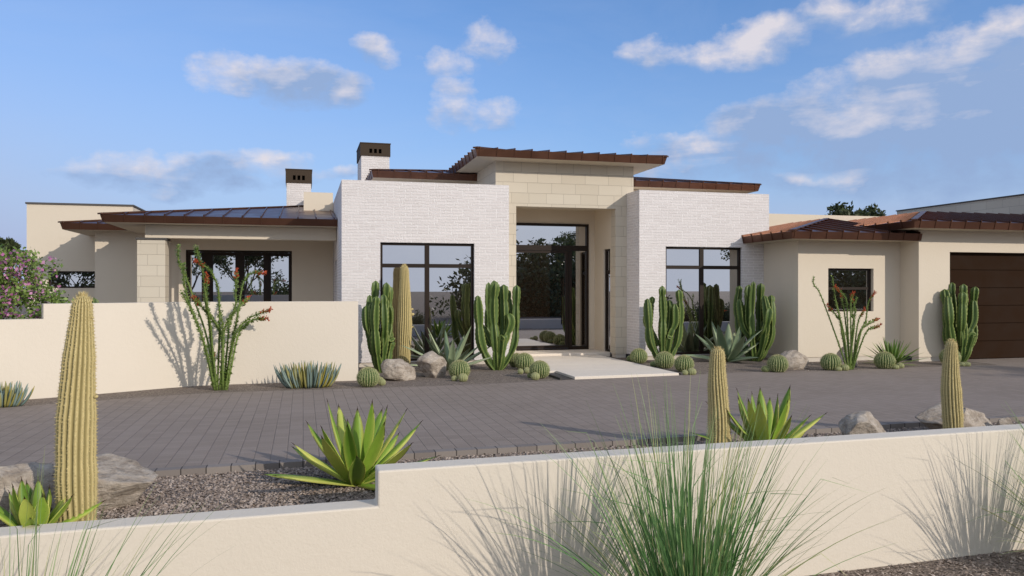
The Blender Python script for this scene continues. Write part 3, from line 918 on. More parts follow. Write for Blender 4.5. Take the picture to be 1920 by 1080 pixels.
def agave_leaf(mb, az, el0, droop, L, W, seed, fold=0.35, thick=0.16, base_r=0.03, z0=0.02, segs=14, widest=0.45, spine=0.022, margin=0.9):
    rnd = random.Random(seed)
    tone = rnd.uniform(.15, .95)
    d = Vector((math.cos(az), math.sin(az), 0)); side = Vector((-math.sin(az), math.cos(az), 0))
    p = d * base_r + Vector((0, 0, z0)); el = el0
    twist = rnd.uniform(-.25, .25); aged = rnd.uniform(.35, .75) if rnd.random() < .2 else 0.0
    rows, cols = [], []
    for i in range(segs + 1):
        t = i / segs
        w = W * (0.5 + 0.5 * math.sin(min(1, t / widest) * PI / 2)) if t < widest else W * max(0.0, 1 - ((t - widest) / (1 - widest)) ** 2.0)
        w = max(w, 0.006)
        T = d * math.cos(el) + Vector((0, 0, math.sin(el)))
        Nn = side.cross(T) * -1 if False else T.cross(side) * -1
        s2 = side * math.cos(twist * t) + Nn * math.sin(twist * t)
        up = Nn * math.cos(twist * t) - side * math.sin(twist * t)
        row = []
        for (u, lay) in ((-1, 0), (-.88, 1), (-.45, 1), (0, 1), (.45, 1), (.88, 1), (1, 0), (.5, -1), (0, -1), (-.5, -1)):
            gut = fold * w * (abs(u) ** 1.6) * .5
            th = thick * w * (1 - abs(u)) * .5 * (1.6 - t)
            off = gut + (th * .1 if lay == 1 else (-th if lay == -1 else 0))
            row.append(tuple(p + s2 * (u * w / 2) + up * off))
            e = margin if abs(u) >= .99 else (margin * .25 if abs(u) > .8 else 0)
            e = max(e, aged * min(1, t * 1.6))
            cols.append((min(1, max(0, tone + rnd.uniform(-.05, .05) + (.2 - .3 * t))), e, t))
        rows.append(row)
        tipp, tipT = p.copy(), T.copy()
        p = p + T * (L / segs); el -= droop * (0.4 + 1.2 * t) / segs
    add_grid(mb, rows, True, colr=np.array(cols))
    if spine:
        tube(mb, [tipp - tipT * 0.012, tipp + tipT * spine], [0.004, 0.0008], 5, (0.1, 0, 1))

def agave(n, L, W, seed, el=(0.1, 1.45), droop=(0.1, 0.5), **kw):
    rnd = random.Random(seed); mb = MB()
    for i in range(n):
        s = i / (n - 1)
        az = i * 2.39996 + rnd.uniform(-.2, .2)
        e = el[0] + (el[1] - el[0]) * s ** 0.85 + rnd.uniform(-.08, .08)
        agave_leaf(mb, az, e, rnd.uniform(*droop) * (1 - .5 * s), L * rnd.uniform(.82, 1.08) * (1 - .12 * s), W * rnd.uniform(.85, 1.1), seed * 100 + i, **kw)
    return mb

def rock(sx, sy, sz, seed, cuts=14):
    rnd = np.random.default_rng(seed)
    import bmesh
    bm = bmesh.new(); bmesh.ops.create_icosphere(bm, subdivisions=5, radius=1.0)
    V = np.array([v.co[:] for v in bm.verts]); Fc = np.array([[v.index for v in f.verts] for f in bm.faces]); bm.free()
    for _ in range(cuts):
        nrm = rnd.normal(size=3); nrm[2] *= .9; nrm /= np.linalg.norm(nrm); dd = rnd.uniform(.52, .84)
        ov = V @ nrm - dd; V = V - np.clip(ov, 0, None)[:, None] * nrm * 0.985
    def nz(V, f, s):
        out = np.zeros(len(V)); r = np.random.default_rng(s)
        for _ in range(9):
            k = r.normal(size=3); k /= np.linalg.norm(k); out += np.sin(V @ k * f * r.uniform(.7, 1.4) + r.uniform(0, 6.28))
        return out / 9
    V = V * (1 + .10 * nz(V, 3, seed + 1) + .07 * nz(V, 9, seed + 2) + .045 * nz(V, 22, seed + 3) + .02 * nz(V, 50, seed + 4))[:, None]
    mn, mx = V.min(0), V.max(0)
    V = (V - (mn + mx) / 2) / (mx - mn) * np.array([sx, sy, sz * 1.18]); V[:, 2] += sz * (0.5 - 0.09)
    mb = MB(); mb.add(V, Fc); return mb

def rotz(v, a):
    c, s_ = math.cos(a), math.sin(a); return (v[0] * c - v[1] * s_, v[0] * s_ + v[1] * c, v[2])

def ocotillo(root, paths, scale, seed, leafy_n, flowers, leaf_len=0.035, dep=.95):
    """paths: photo-plane strands (dx, dz) in metres; depth is given by a random lean"""
    rnd = random.Random(seed)
    st, lf = MB(), MB(); fls = []
    for i, pth in enumerate(paths):
        lean = rnd.uniform(-dep, dep)
        pts = [(x, lean * max(0, z) ** 1.2 * .6 + rnd.uniform(-.05, .05) * (z > .1), z) for x, z in pth]
        P = smooth_path(pts, 30)
        tone = rnd.uniform(.2, .8)
        tube(st, P, [0.018 * scale * (1 - .45 * k / 30) for k in range(31)], 7, (tone, 0, 0))
        fr = frames(P)
        for k, (p, t, a, b) in enumerate(fr):
            if k < 1: continue
            for q in range(leafy_n):
                w = rnd.uniform(0, 2 * PI); rad = a * math.cos(w) + b * math.sin(w)
                pp = p + t * rnd.uniform(-.03, .03) + rad * 0.012 * scale
                d = (rad * rnd.uniform(.6, 1) + t * rnd.uniform(.0, .9)).normalized(); s_ = d.cross(t).normalized()
                L = leaf_len * rnd.uniform(.6, 1.25); W = L * .30
                lf.quad(tuple(pp), tuple(pp + d * L * .5 + s_ * W), tuple(pp + d * L), tuple(pp + d * L * .5 - s_ * W), (rnd.uniform(0, 1), rnd.choice([0, 0, .5]), 0))
        if i in flowers:
            p, t, a, b = fr[-1]; fl = MB(); fls.append(fl)
            for q in range(38):
                pp = p - t * rnd.uniform(-.07, .12) * scale; w = rnd.uniform(0, 2 * PI); rad = a * math.cos(w) + b * math.sin(w)
                d = (rad * .6 + t * rnd.uniform(.2, 1.1)).normalized(); L = rnd.uniform(.03, .065) * scale
                tube(fl, [pp, pp + d * L], [0.0035 * scale, 0.0075 * scale], 4, (rnd.random(), 0, 0))
    st.build('stem', M['stem'], root, True)
    lf.build('foliage', M['ocotillo'], root)
    for fl in fls: fl.build('flower', M['red_flower'], root)

def grass_clump(n, L, seed, spread=1.0, base_r=0.16, w=0.008):
    rnd = random.Random(seed); mb = MB()
    for i in range(n):
        az = rnd.uniform(0, 2 * PI); r0 = base_r * math.sqrt(rnd.random())
        out = min(1.25, abs(rnd.gauss(0, .48)) + .02) * spread
        el = PI / 2 - out * .75
        bend = rnd.uniform(.15, .75) * (0.35 + out)
        ll = L * rnd.uniform(.55, 1.08) * (1 - .12 * out)
        d = Vector((math.cos(az), math.sin(az), 0)); p = Vector((r0 * math.cos(az + .5), r0 * math.sin(az + .5), -0.02))
        side = Vector((-math.sin(az), math.cos(az), 0)); roll = rnd.uniform(-1.2, 1.2)
        ww = w * rnd.uniform(.55, 1.15); segs = 11; tone = min(1, max(0, rnd.gauss(.5, .3))); dry = rnd.random() < .15
        V, C = [], []
        kink = rnd.randint(5, 9) if rnd.random() < .12 else -1
        for k in range(segs + 1):
            t = k / segs
            T = d * math.cos(el) + Vector((0, 0, math.sin(el))); N_ = T.cross(side)
            s2 = side * math.cos(roll) + N_ * math.sin(roll)
            hw = ww * .5 * (1 - t ** 1.6) + .0006
            V += [tuple(p - s2 * hw), tuple(p + s2 * hw)]
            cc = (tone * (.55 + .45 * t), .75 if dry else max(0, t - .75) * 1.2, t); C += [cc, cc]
            p = p + T * (ll / segs); el -= bend * (.25 + 1.5 * t) / segs
            if k == kink: el -= rnd.uniform(.5, 1.2)
        f = [(2 * k, 2 * k + 1, 2 * k + 3, 2 * k + 2) for k in range(segs)]
        mb.add(V, f, np.array(C))
    return mb

def leaf_cards(centers, n_each, spread, size, seed, aspect=.5, bias=0.0):
    r = np.random.default_rng(seed); c = np.repeat(np.asarray(centers, float), n_each, 0); n_ = len(c)
    off = r.normal(size=(n_, 3)); off /= np.linalg.norm(off, axis=1)[:, None]; off *= (r.random(n_) ** .5)[:, None]
    sp = np.asarray(spread) if np.ndim(spread) else np.array([spread] * 3)
    p = c + off * sp
    d = r.normal(size=(n_, 3)); d /= np.linalg.norm(d, axis=1)[:, None]
    u = r.normal(size=(n_, 3)); s_ = np.cross(d, u); s_ /= np.linalg.norm(s_, axis=1)[:, None]
    L = size * r.uniform(.6, 1.3, n_)[:, None]
    V = np.stack([p, p + d * L * .5 + s_ * L * aspect * .5, p + d * L, p + d * L * .5 - s_ * L * aspect * .5], 1).reshape(-1, 3)
    Fc = np.arange(n_ * 4).reshape(-1, 4)
    clump = np.repeat(r.uniform(0, .6, len(centers)), n_each)
    C = np.zeros((n_ * 4, 3)); C[:, 0] = np.repeat(np.clip(clump + r.uniform(0, .5, n_), 0, 1), 4)
    mb = MB(); mb.add(V, Fc, C); return mb

def tree(name, label, loc, h, crown_r, seed, n_leaf=90, leaf=.16, group=None, bare=0.0, cat='tree', lean=0.0, trunk_h=.38):
    rnd = random.Random(seed)
    root = thing(name, label, cat, loc, rnd.uniform(0, 6.28), group)
    tk = MB(); ends = []
    r0 = h * .022
    def grow(p, d, L, r, lev):
        pts = [p]; dd = d.copy()
        for k in range(4):
            dd = (dd + Vector((rnd.uniform(-.22, .22), rnd.uniform(-.22, .22), rnd.uniform(-.05, .14)))).normalized()
            pts.append(pts[-1] + dd * L / 4)
        tube(tk, pts, [r * (1 - .11 * k) for k in range(5)], 6 if lev else 8, (rnd.random(), 0, 0))
        if lev >= 2: ends.extend([pts[-1], pts[3]])
        if lev >= 3: return
        for q in range(rnd.randint(3, 4) if lev else 4):
            a = rnd.uniform(0, 2 * PI); sp = rnd.uniform(.45, .95)
            nd = (dd + Vector((math.cos(a), math.sin(a), rnd.uniform(-.15, .35))) * sp).normalized()
            grow(pts[-1] if q < 2 else pts[3], nd, L * rnd.uniform(.60, .82) * (crown_r / (h * .3)) ** .5, r * .58, lev + 1)
    grow(Vector((0, 0, -.05)), Vector((lean, 0, 1)).normalized(), h * trunk_h, r0, 0)
    tk.build('trunk', M['bark'], root, True)
    ends = [e for e in ends if rnd.random() > bare]
    leaf_cards([tuple(e) for e in ends], n_leaf, (crown_r * .24, crown_r * .24, crown_r * .15), leaf, seed + 5).build('crown', M['tree_leaf'], root)
    return root

# ------------------------------------------------------------------ plants: placing
# golden column cacti
def put_column(label, loc, mb):
    o = mb.build('column_cactus', M['column'], None, True); o.location = loc
    tag(o, label, 'cactus', 'golden column cacti')
    return o
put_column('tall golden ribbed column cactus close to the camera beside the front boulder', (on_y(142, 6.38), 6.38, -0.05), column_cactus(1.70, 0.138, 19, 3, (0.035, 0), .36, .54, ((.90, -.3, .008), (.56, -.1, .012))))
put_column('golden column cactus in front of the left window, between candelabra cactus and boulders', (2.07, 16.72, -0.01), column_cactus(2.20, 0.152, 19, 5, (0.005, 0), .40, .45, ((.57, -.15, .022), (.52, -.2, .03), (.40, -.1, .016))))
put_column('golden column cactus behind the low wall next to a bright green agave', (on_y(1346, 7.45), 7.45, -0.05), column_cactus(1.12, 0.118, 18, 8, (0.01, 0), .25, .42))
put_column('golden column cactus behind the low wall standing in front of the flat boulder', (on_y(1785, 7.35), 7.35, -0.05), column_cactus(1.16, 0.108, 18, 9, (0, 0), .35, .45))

# candelabra cacti, arms as parts
ARMS = [(-.40, -.02, 1.58, 0), (.40, -.05, 1.80, 0), (-.08, -.12, 1.86, 0), (.02, .20, 1.90, 0), (.16, .05, 1.77, 1), (.28, .14, 1.68, 1), (-.28, .14, 1.70, 0), (-.20, -.16, 1.62, 1), (-.15, .22, 1.84, 1), (.09, .12, 1.60, 0), (.07, -.22, .66, 0), (-.34, .20, 1.40, 1), (.25, -.10, 1.42, 1)]
def euphorbia(label, loc, rz, sc, seed, wide=1.0, arms=ARMS):
    rnd = random.Random(seed)
    root = thing('candelabra_cactus', label, 'cactus', loc, rz, 'green candelabra cacti')
    skip = set(rnd.sample(range(4, len(arms)), 2)) if len(arms) > 8 else set()
    for i, (dx, dy, ht, mid) in enumerate(arms):
        if i in skip: continue
        if i > 3: ht *= rnd.uniform(.84, 1.04)
        dx *= wide; dy *= wide; j = lambda s: rnd.uniform(-s, s)
        if mid:
            b = (dx * .35, dy * .35, .50 + j(.1))
            path = [b, (dx * .72 + j(.03), dy * .72, .74), (dx * 1.02, dy * 1.02, 1.0), (dx + j(.05), dy + j(.05), ht)]
        else:
            path = [(dx * .12, dy * .12, 0.0), (dx * .55, dy * .55, .24), (dx * .92, dy * .92, .62 + j(.06)), (dx * 1.04 + j(.04), dy + j(.04), (ht + .62) / 2), (dx + j(.05), dy + j(.05), ht)]
        path = [(x * sc, y * sc, z * sc) for x, y, z in path]
        euphorbia_arm(path, rnd.uniform(.094, .114) * sc, rnd.choice([4, 4, 5]), seed * 31 + i).build('arm', M['euphorbia'], root, True)
    return root
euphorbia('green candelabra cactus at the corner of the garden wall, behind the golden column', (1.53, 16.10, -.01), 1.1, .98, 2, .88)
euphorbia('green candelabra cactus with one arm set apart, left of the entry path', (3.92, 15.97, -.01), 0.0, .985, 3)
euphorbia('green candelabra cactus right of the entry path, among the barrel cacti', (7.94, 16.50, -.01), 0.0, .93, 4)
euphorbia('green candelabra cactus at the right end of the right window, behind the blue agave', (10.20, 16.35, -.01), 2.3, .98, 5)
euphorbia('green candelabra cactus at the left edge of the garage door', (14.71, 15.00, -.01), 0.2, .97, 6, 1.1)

# barrel cacti
bproto = [barrel_cactus(1, 24), barrel_cactus(2, 22), barrel_cactus(3, 16, 1.0)]
bmesh_ = [b.build('barrel_cactus', M['barrel'], None, True) for b in bproto]
used = [False] * 3
def barrel(label, px, py, w, kind=0, flat=1.0):
    global used
    d = F * EYE / (py - 540); u = (px - 960) / F
    X, Y = (SY + u * CY) * d, (CY - u * SY) * d
    r = w / 2 / F * d
    src = bmesh_[kind]
    o = src if not used[kind] else src.copy()
    if used[kind]: col.objects.link(o)
    used[kind] = True
    o.location = (X, Y + r * .4, -0.012); o.scale = (r, r, r * flat * .98); o.rotation_euler = (0, 0, random.uniform(0, 6))
    tag(o, label, 'cactus', 'round barrel cacti')
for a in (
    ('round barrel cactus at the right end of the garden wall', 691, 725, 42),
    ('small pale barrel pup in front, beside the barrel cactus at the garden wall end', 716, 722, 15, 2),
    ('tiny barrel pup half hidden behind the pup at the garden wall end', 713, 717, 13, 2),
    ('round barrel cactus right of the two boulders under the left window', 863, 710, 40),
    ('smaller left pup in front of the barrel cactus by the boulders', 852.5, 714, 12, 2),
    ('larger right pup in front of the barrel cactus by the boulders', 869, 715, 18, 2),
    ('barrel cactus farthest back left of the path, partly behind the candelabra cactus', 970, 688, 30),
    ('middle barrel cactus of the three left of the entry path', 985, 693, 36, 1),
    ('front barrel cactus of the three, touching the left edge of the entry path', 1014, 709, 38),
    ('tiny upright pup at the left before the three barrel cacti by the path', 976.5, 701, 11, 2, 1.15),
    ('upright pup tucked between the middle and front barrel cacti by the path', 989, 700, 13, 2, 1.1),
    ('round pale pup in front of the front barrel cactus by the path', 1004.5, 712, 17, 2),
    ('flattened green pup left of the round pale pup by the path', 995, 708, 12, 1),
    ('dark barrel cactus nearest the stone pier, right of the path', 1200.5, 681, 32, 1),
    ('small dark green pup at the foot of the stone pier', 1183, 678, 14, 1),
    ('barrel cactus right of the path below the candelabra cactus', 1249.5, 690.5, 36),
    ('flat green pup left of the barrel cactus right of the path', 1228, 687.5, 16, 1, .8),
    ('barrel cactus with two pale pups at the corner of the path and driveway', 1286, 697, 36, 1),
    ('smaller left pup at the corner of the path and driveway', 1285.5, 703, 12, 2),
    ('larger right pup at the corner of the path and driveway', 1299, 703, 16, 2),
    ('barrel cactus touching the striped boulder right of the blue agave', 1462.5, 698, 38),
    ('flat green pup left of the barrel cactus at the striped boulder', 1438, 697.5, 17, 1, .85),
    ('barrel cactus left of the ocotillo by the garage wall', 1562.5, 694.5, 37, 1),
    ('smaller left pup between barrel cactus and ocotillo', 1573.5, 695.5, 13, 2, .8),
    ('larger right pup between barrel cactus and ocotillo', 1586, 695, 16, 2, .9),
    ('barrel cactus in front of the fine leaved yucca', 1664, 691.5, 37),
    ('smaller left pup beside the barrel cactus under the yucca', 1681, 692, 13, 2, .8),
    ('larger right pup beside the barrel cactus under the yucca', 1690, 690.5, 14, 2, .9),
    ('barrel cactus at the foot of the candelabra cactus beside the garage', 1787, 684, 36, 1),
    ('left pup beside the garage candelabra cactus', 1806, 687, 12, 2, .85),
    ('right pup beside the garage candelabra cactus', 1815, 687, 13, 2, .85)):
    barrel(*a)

# agaves and yucca
def put(mb, name, mt, label, cat, loc, rz=0.0, group=None, smooth=True, sc=1.0):
    o = mb.build(name, mt, None, smooth); o.location = loc; o.rotation_euler = (0, 0, rz); o.scale = (sc, sc, sc)
    return tag(o, label, cat, group)
gk = dict(fold=.45, thick=.11, base_r=.03, widest=.55, margin=.9)
AG = 'bright green agaves in the front bed'
put(agave(25, .80, .135, 4, (0.0, 1.38), (.0, .22), **gk), 'agave', M['agave_green'], 'bright green agave behind the step of the low front wall', 'agave', (on_y(668, 7.1), 7.1, -.05), .5, AG)
put(agave(22, .76, .130, 6, (0.12, 1.42), (.0, .22), **gk), 'agave', M['agave_green'], 'bright green agave right of a golden column cactus, behind the low wall', 'agave', (on_y(1436, 7.3), 7.3, -.05), 1.9, AG)
put(agave(15, .42, .115, 9, (0.45, 1.45), (.0, .2), **gk), 'agave', M['agave_green'], 'bright green agave at the lower left corner in front of the tallest column cactus', 'agave', (on_y(66, 6.2), 6.2, -.05), .3, AG)
bk = dict(fold=.5, thick=.14, base_r=.05, widest=.36, margin=.6)
AB = 'blue green agaves below the windows'
put(agave(17, 1.12, .15, 14, (0.12, 1.25), (.1, .6), **bk), 'agave', M['agave_blue'], 'blue green agave with narrow leaves under the left window', 'agave', (2.95, 16.2, -.01), 1.0, AB)
put(agave(17, 1.12, .23, 21, (0.08, 1.40), (.1, .6), **bk), 'agave', M['agave_blue'], 'large blue green agave with broad leaves under the right window', 'agave', (9.53, 16.45, -.01), .4, AB)
yk = dict(fold=.3, thick=.1, base_r=.04, widest=.4, spine=.0, margin=.4, segs=8)
put(agave(44, .68, .062, 31, (0.05, 1.45), (.0, .3), **yk), 'yucca', M['yucca'], 'fine leaved green yucca in the corner beside the garage wall', 'yucca', (12.62, 14.75, -.01))
euphorbia('candelabra cactus whose tips just show over the garden wall left of the pier', (on_y(173, 15.5), 15.5, -.05), 0, 1.0, 9, 1.0, [(0, 0, 1.58, 0), (.20, .1, 1.47, 0), (-.22, .12, 1.40, 0)])
# ocotillos
def px_paths(lst, bx, by, ppm): return [[((x - bx) / ppm, (by - y) / ppm) for x, y in p] for p in lst]
o1 = [[(300, 1050), (240, 700), (150, 430), (90, 260), (50, 170), (50, 75)], [(300, 1050), (270, 620), (245, 300), (215, 150), (205, 95)],
      [(325, 1050), (345, 690), (240, 500), (195, 440)], [(340, 1050), (350, 690), (290, 560), (250, 480), (265, 290)],
      [(310, 1050), (330, 640), (335, 420), (325, 330), (280, 240), (220, 195)], [(345, 1050), (360, 680), (400, 560), (440, 480), (445, 350), (452, 265)],
      [(350, 1050), (410, 700), (440, 520), (470, 330), (520, 258), (585, 252)], [(360, 1050), (400, 800), (440, 650), (520, 560), (630, 512)],
      [(370, 1050), (430, 700), (480, 620), (540, 580), (600, 575)], [(290, 1030), (275, 930), (272, 815)],
      [(290, 1040), (225, 700), (135, 380), (130, 200)], [(350, 1050), (370, 680), (375, 580), (430, 500), (482, 440)],
      [(310, 1050), (290, 800), (280, 620), (265, 480), (245, 330)], [(345, 1050), (345, 850), (340, 650), (325, 520)],
      [(365, 1050), (385, 850), (405, 700), (435, 560)], [(295, 1050), (255, 800), (210, 620), (160, 470), (120, 385)]]
r_ = thing('ocotillo', 'leafy green ocotillo with coral flower tips in front of the curved garden wall', 'ocotillo', (-1.33, 13.97, -.01), 0, 'ocotillos')
ocotillo(r_, px_paths(o1, 330, 1050, 405), 1.0, 5, 12, {2, 3, 4, 5, 6, 7, 8, 9, 11}, .045, .7)
o2 = [[(370, 940), (300, 720), (215, 480), (120, 230), (85, 150), (85, 80)], [(380, 940), (310, 600), (220, 330), (150, 90)], [(380, 940), (330, 520), (260, 440), (190, 360)],
      [(395, 940), (345, 480), (300, 290), (175, 185)], [(385, 940), (380, 520), (350, 420), (375, 270)], [(400, 940), (410, 450), (395, 240)],
      [(410, 940), (430, 560), (440, 330), (470, 245)], [(415, 940), (450, 560), (490, 400), (480, 280)], [(420, 940), (470, 520), (515, 405)],
      [(425, 940), (480, 600), (560, 480), (575, 330), (612, 250)], [(425, 940), (500, 620), (590, 520), (715, 477)], [(425, 940), (520, 600), (630, 535)],
      [(380, 940), (340, 700), (300, 560), (265, 440), (240, 300)], [(400, 940), (395, 700), (385, 600)]]
r_ = thing('ocotillo', 'slender ocotillo with red tips in front of the small garage window', 'ocotillo', (11.02, 14.12, -.01), 0, 'ocotillos')
ocotillo(r_, px_paths(o2, 390, 940, 442), .95, 6, 7, {2, 3, 5, 6, 7, 8, 9, 10, 11}, .036, .3)

# chalk fingers
def chalk(label, loc, n, w, L, seed):
    rnd = random.Random(seed); mb = MB()
    for i in range(n):
        az = rnd.uniform(0, 2 * PI); rr = math.sqrt(rnd.random()); x, y = w * rr * math.cos(az), w * .5 * rr * math.sin(az)
        out = rr * rnd.uniform(.3, .9); d = Vector((math.cos(az) * out, math.sin(az) * out * .7, .75)).normalized()
        ll = L * rnd.uniform(.65, 1.15); p = Vector((x * .8, y * .8, 0)); path = []
        for k in range(6):
            path.append(p.copy()); p = p + d * ll / 5; d = (d + Vector((0, 0, .22))).normalized()
        yel = rnd.random()
        e = 0.0 if yel < .58 else rnd.uniform(.45, 1.0)
        tube(mb, path, [.010, .017, .018, .016, .011, .002], 6, (rnd.uniform(.1, 1), e, 0))
    put(mb, 'chalk_stick', M['chalk'], label, 'succulent', loc, 0, 'finger leaved succulents')
chalk('blue and olive finger leaved succulent in front of the right half of the garden wall', (0.10, 14.0, -.01), 210, .44, .42, 3)
chalk('blue finger leaved succulent cut by the left picture edge at the garden wall', (-4.22, 12.85, -.01), 120, .34, .33, 4)

# rocks
def put_rock(label, loc, s, seed, rz=0.0):
    put(rock(*s, seed), 'boulder', M['rock'], label, 'boulder', loc, rz, 'weathered granite boulders', True)
put_rock('low granite boulder beside the golden column, left of the pair under the left window', (1.72, 14.72, -.03), (.66, .5, .42), 3, .2)
put_rock('taller granite boulder, right of the pair under the left window', (2.42, 15.08, -.03), (.74, .55, .52), 12, .9)
put_rock('striped flat boulder beside a barrel cactus, left of the garage window', (10.02, 14.62, -.03), (.80, .5, .42), 25, .1)
put_rock('grey boulder half hidden behind the slender ocotillo', (11.50, 14.86, -.03), (.80, .5, .48), 33, .5)
put_rock('large pale boulder behind the tallest column cactus', (on_y(160, 6.95), 7.0, -.06), (1.06, .60, .38), 58, -.12)
put_rock('tan boulder cut by the left picture edge behind the green agave', (on_y(32, 6.7), 6.7, -.06), (.50, .38, .44), 52, .4)
put_rock('angular pale boulder behind the low wall, alone between agave and column cactus', (on_y(1620, 7.4), 7.4, -.05), (.74, .5, .40), 67, .3)
put_rock('wide flat boulder behind the column cactus at the right', (on_y(1792, 7.75), 7.75, -.05), (1.16, .55, .38), 71, .0)
put_rock('small rounded rock beside the wide flat boulder at the far right', (on_y(1884, 7.6), 7.6, -.05), (.30, .24, .22), 83, .5)

# grasses in front of the low wall
GG = 'fountain grasses in front of the low wall'
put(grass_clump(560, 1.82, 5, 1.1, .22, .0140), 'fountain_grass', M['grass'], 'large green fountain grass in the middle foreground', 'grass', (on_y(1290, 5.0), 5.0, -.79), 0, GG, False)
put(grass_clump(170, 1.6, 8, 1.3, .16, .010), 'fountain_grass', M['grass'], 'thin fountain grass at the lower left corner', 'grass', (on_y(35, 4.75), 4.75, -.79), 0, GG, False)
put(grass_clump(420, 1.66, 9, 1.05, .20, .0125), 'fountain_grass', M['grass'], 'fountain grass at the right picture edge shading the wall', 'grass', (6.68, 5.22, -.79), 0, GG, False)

# bougainvillea
r_ = thing('bougainvillea', 'flowering pink bougainvillea bush behind the left end of the garden wall', 'bush', (-4.95, 14.6, -.05))
rnd = random.Random(3); cs = []
for k in range(230):
    a = rnd.uniform(0, 2 * PI); rr = math.sqrt(rnd.random()); z = rnd.uniform(.2, 2.35)
    wd = 1.12 * math.sqrt(max(.05, 1 - ((z - 1.25) / 1.25) ** 2)) + rnd.uniform(-.08, .12)
    cs.append((wd * rr * math.cos(a), .7 * wd * rr * math.sin(a), z))
cs += [(.95, -.2, 1.62), (1.05, -.2, 1.55), (1.12, -.25, 1.48), (.85, -.3, 1.3), (.8, -.5, 1.2), (.6, -.7, 1.15), (.3, -.85, 1.15), (0, -.9, 1.2)]
leaf_cards(cs, 60, .19, .068, 4, .65).build('foliage', M['bush'], r_)
out = [c for c in cs if rnd.random() < .75]
leaf_cards(out, 19, .2, .066, 9, .85).build('flower', M['pink'], r_)
mb = MB()
for k in range(16):
    a = rnd.uniform(0, 2 * PI); e = rnd.choice(cs)
    tube(mb, smooth_path([(0.05 * math.cos(a), .05 * math.sin(a), 0), (e[0] * .4, e[1] * .4, e[2] * .6), e], 8), [.02 - .0015 * q for q in range(9)], 6, (.4, 0, 0))
mb.build('branch', M['bark'], r_, True)

# trees behind the house
def far_tree(px, top_y, d, *a, **k):
    u = (px - 960) / F; X, Y = (SY + u * CY) * d, (CY - u * SY) * d
    return (X, Y, -.8), EYE + (540 - top_y) / F * d + .8
for lab, px, ty, d, cr, sd in (('dark tree at the left picture edge above the bougainvillea', -4, 438, 66, 1.0, 4), ('tree top showing above the long cream parapet on the right', 1546, 381, 74, 2.3, 12), ('lower tree top to the right of the other one above the cream parapet', 1600, 392, 80, 1.5, 23)):
    loc, h = far_tree(px, ty, d)
    tr_ = tree('far_tree', lab, loc, h * .9, cr, sd, 55, .36, 'trees beyond the house')
    top = max(v.co.z for c in tr_.children for v in c.data.vertices)
    tr_.scale = (1.25, 1.25, h / top)
# trees and scrub across the street, behind the camera (seen in the window glass)
S = 'trees across the street seen in the glass'
for x, y, h, cr in ((-3.9, -10.0, 7.0, 2.6), (-7.4, -13, 7.5, 3.0), (23.0, -34, 11.0, 2.3), (30.0, -47, 12.0, 2.3), (-15.5, -9, 5.0, 2.6), (35.0, -11, 5.0, 2.4)):
    tree('street_tree', 'spreading desert tree across the street behind the camera', (x, y, -.8), h * .85, cr, int(60 + x), 44, .22, S, .12)
rnd = random.Random(8)
shrub = leaf_cards([(rnd.gauss(0, .9), rnd.gauss(0, .9), abs(rnd.gauss(.9, .65))) for _ in range(90)], 60, .5, .22, 77)
sm = shrub.build('shrub', M['tree_leaf']); first = True
spots = [(17.0 + q * 1.5 + rnd.uniform(-.4, .4), -28 - rnd.uniform(0, 4), rnd.uniform(1.9, 2.5)) for q in range(6)]
spots += [(21.5 + q * 1.25 + rnd.uniform(-.4, .4), -12 - rnd.uniform(0, 3), rnd.uniform(.46, .62)) for q in range(8)]
spots += [(28.8 + q * 1.5, -6 - rnd.uniform(0, 3), rnd.uniform(1.2, 1.6)) for q in range(5)]
spots += [(6.9, -14.5, .36), (-2, -22, 1.2), (-13.5, -9, 1.3), (-16, -8, 1.4)]
for x, y, s in spots:
    o = sm if first else sm.copy()
    if not first: col.objects.link(o)
    first = False
    o.location = (x, y, -.8); o.scale = (s, s, s); o.rotation_euler = (0, 0, rnd.uniform(0, 6))
    tag(o, 'dark green rounded desert shrub across the street behind the camera', 'shrub', 'shrubs across the street seen in the glass')
# tree beside the drive, out of the picture at the right: it shades the paving
tree('shade_tree', 'open desert tree beside the driveway out of the picture at the right', (21.4, 1.8, -.80), 6.4, 2.1, 91, 60, .16, None, .1)

# ------------------------------------------------------------------ sky
SUN_AZ, SUN_EL = R(35), R(22)         # azimuth measured from -Y towards +X
sun_dir = Vector((math.sin(SUN_AZ) * math.cos(SUN_EL), -math.cos(SUN_AZ) * math.cos(SUN_EL), math.sin(SUN_EL)))
w = bpy.data.worlds.new('World'); scene.world = w; w.use_nodes = True
t = NT(w); t.bg = t.n.get('Background')
STR = 0.14
SKYTINT = (0.60, 0.92, 1.27)
BACK_FILL = (0.76, 0.82, 0.93)
sky = t.new('ShaderNodeTexSky', sky_type='NISHITA'); sky.sun_disc = False
sky.sun_elevation = SUN_EL; sky.sun_rotation = math.atan2(sun_dir.x, sun_dir.y)
sky.altitude = 300; sky.air_density = 1.0; sky.dust_density = 1.0; sky.ozone_density = 2.0
tc = t.new('ShaderNodeTexCoord').outputs['Generated']
v = t.xyz(tc)
el = t.math('ARCSINE', v[2]); az = t.math('ARCTAN2', v[0], v[1])
warp = t.noise(tc, 5.0, 7, 0.62); fine = t.noise(tc, 26.0, 8, 0.62)
mpn = t.new('ShaderNodeMapping'); mpn.inputs['Scale'].default_value = (1, 1, 1.7); t.l.new(tc, mpn.inputs[0])
puff = t.noise(mpn.outputs[0], 15.0, 9, 0.60, 0.15)
mpo = t.new('ShaderNodeMapping'); mpo.inputs['Location'].default_value = (3.1, 7.7, 1.3); t.l.new(tc, mpo.inputs[0])
w1 = t.noise(mpo.outputs[0], 9.0, 5, 0.55); w2 = t.noise(mpn.outputs[0], 8.0, 5, 0.55)
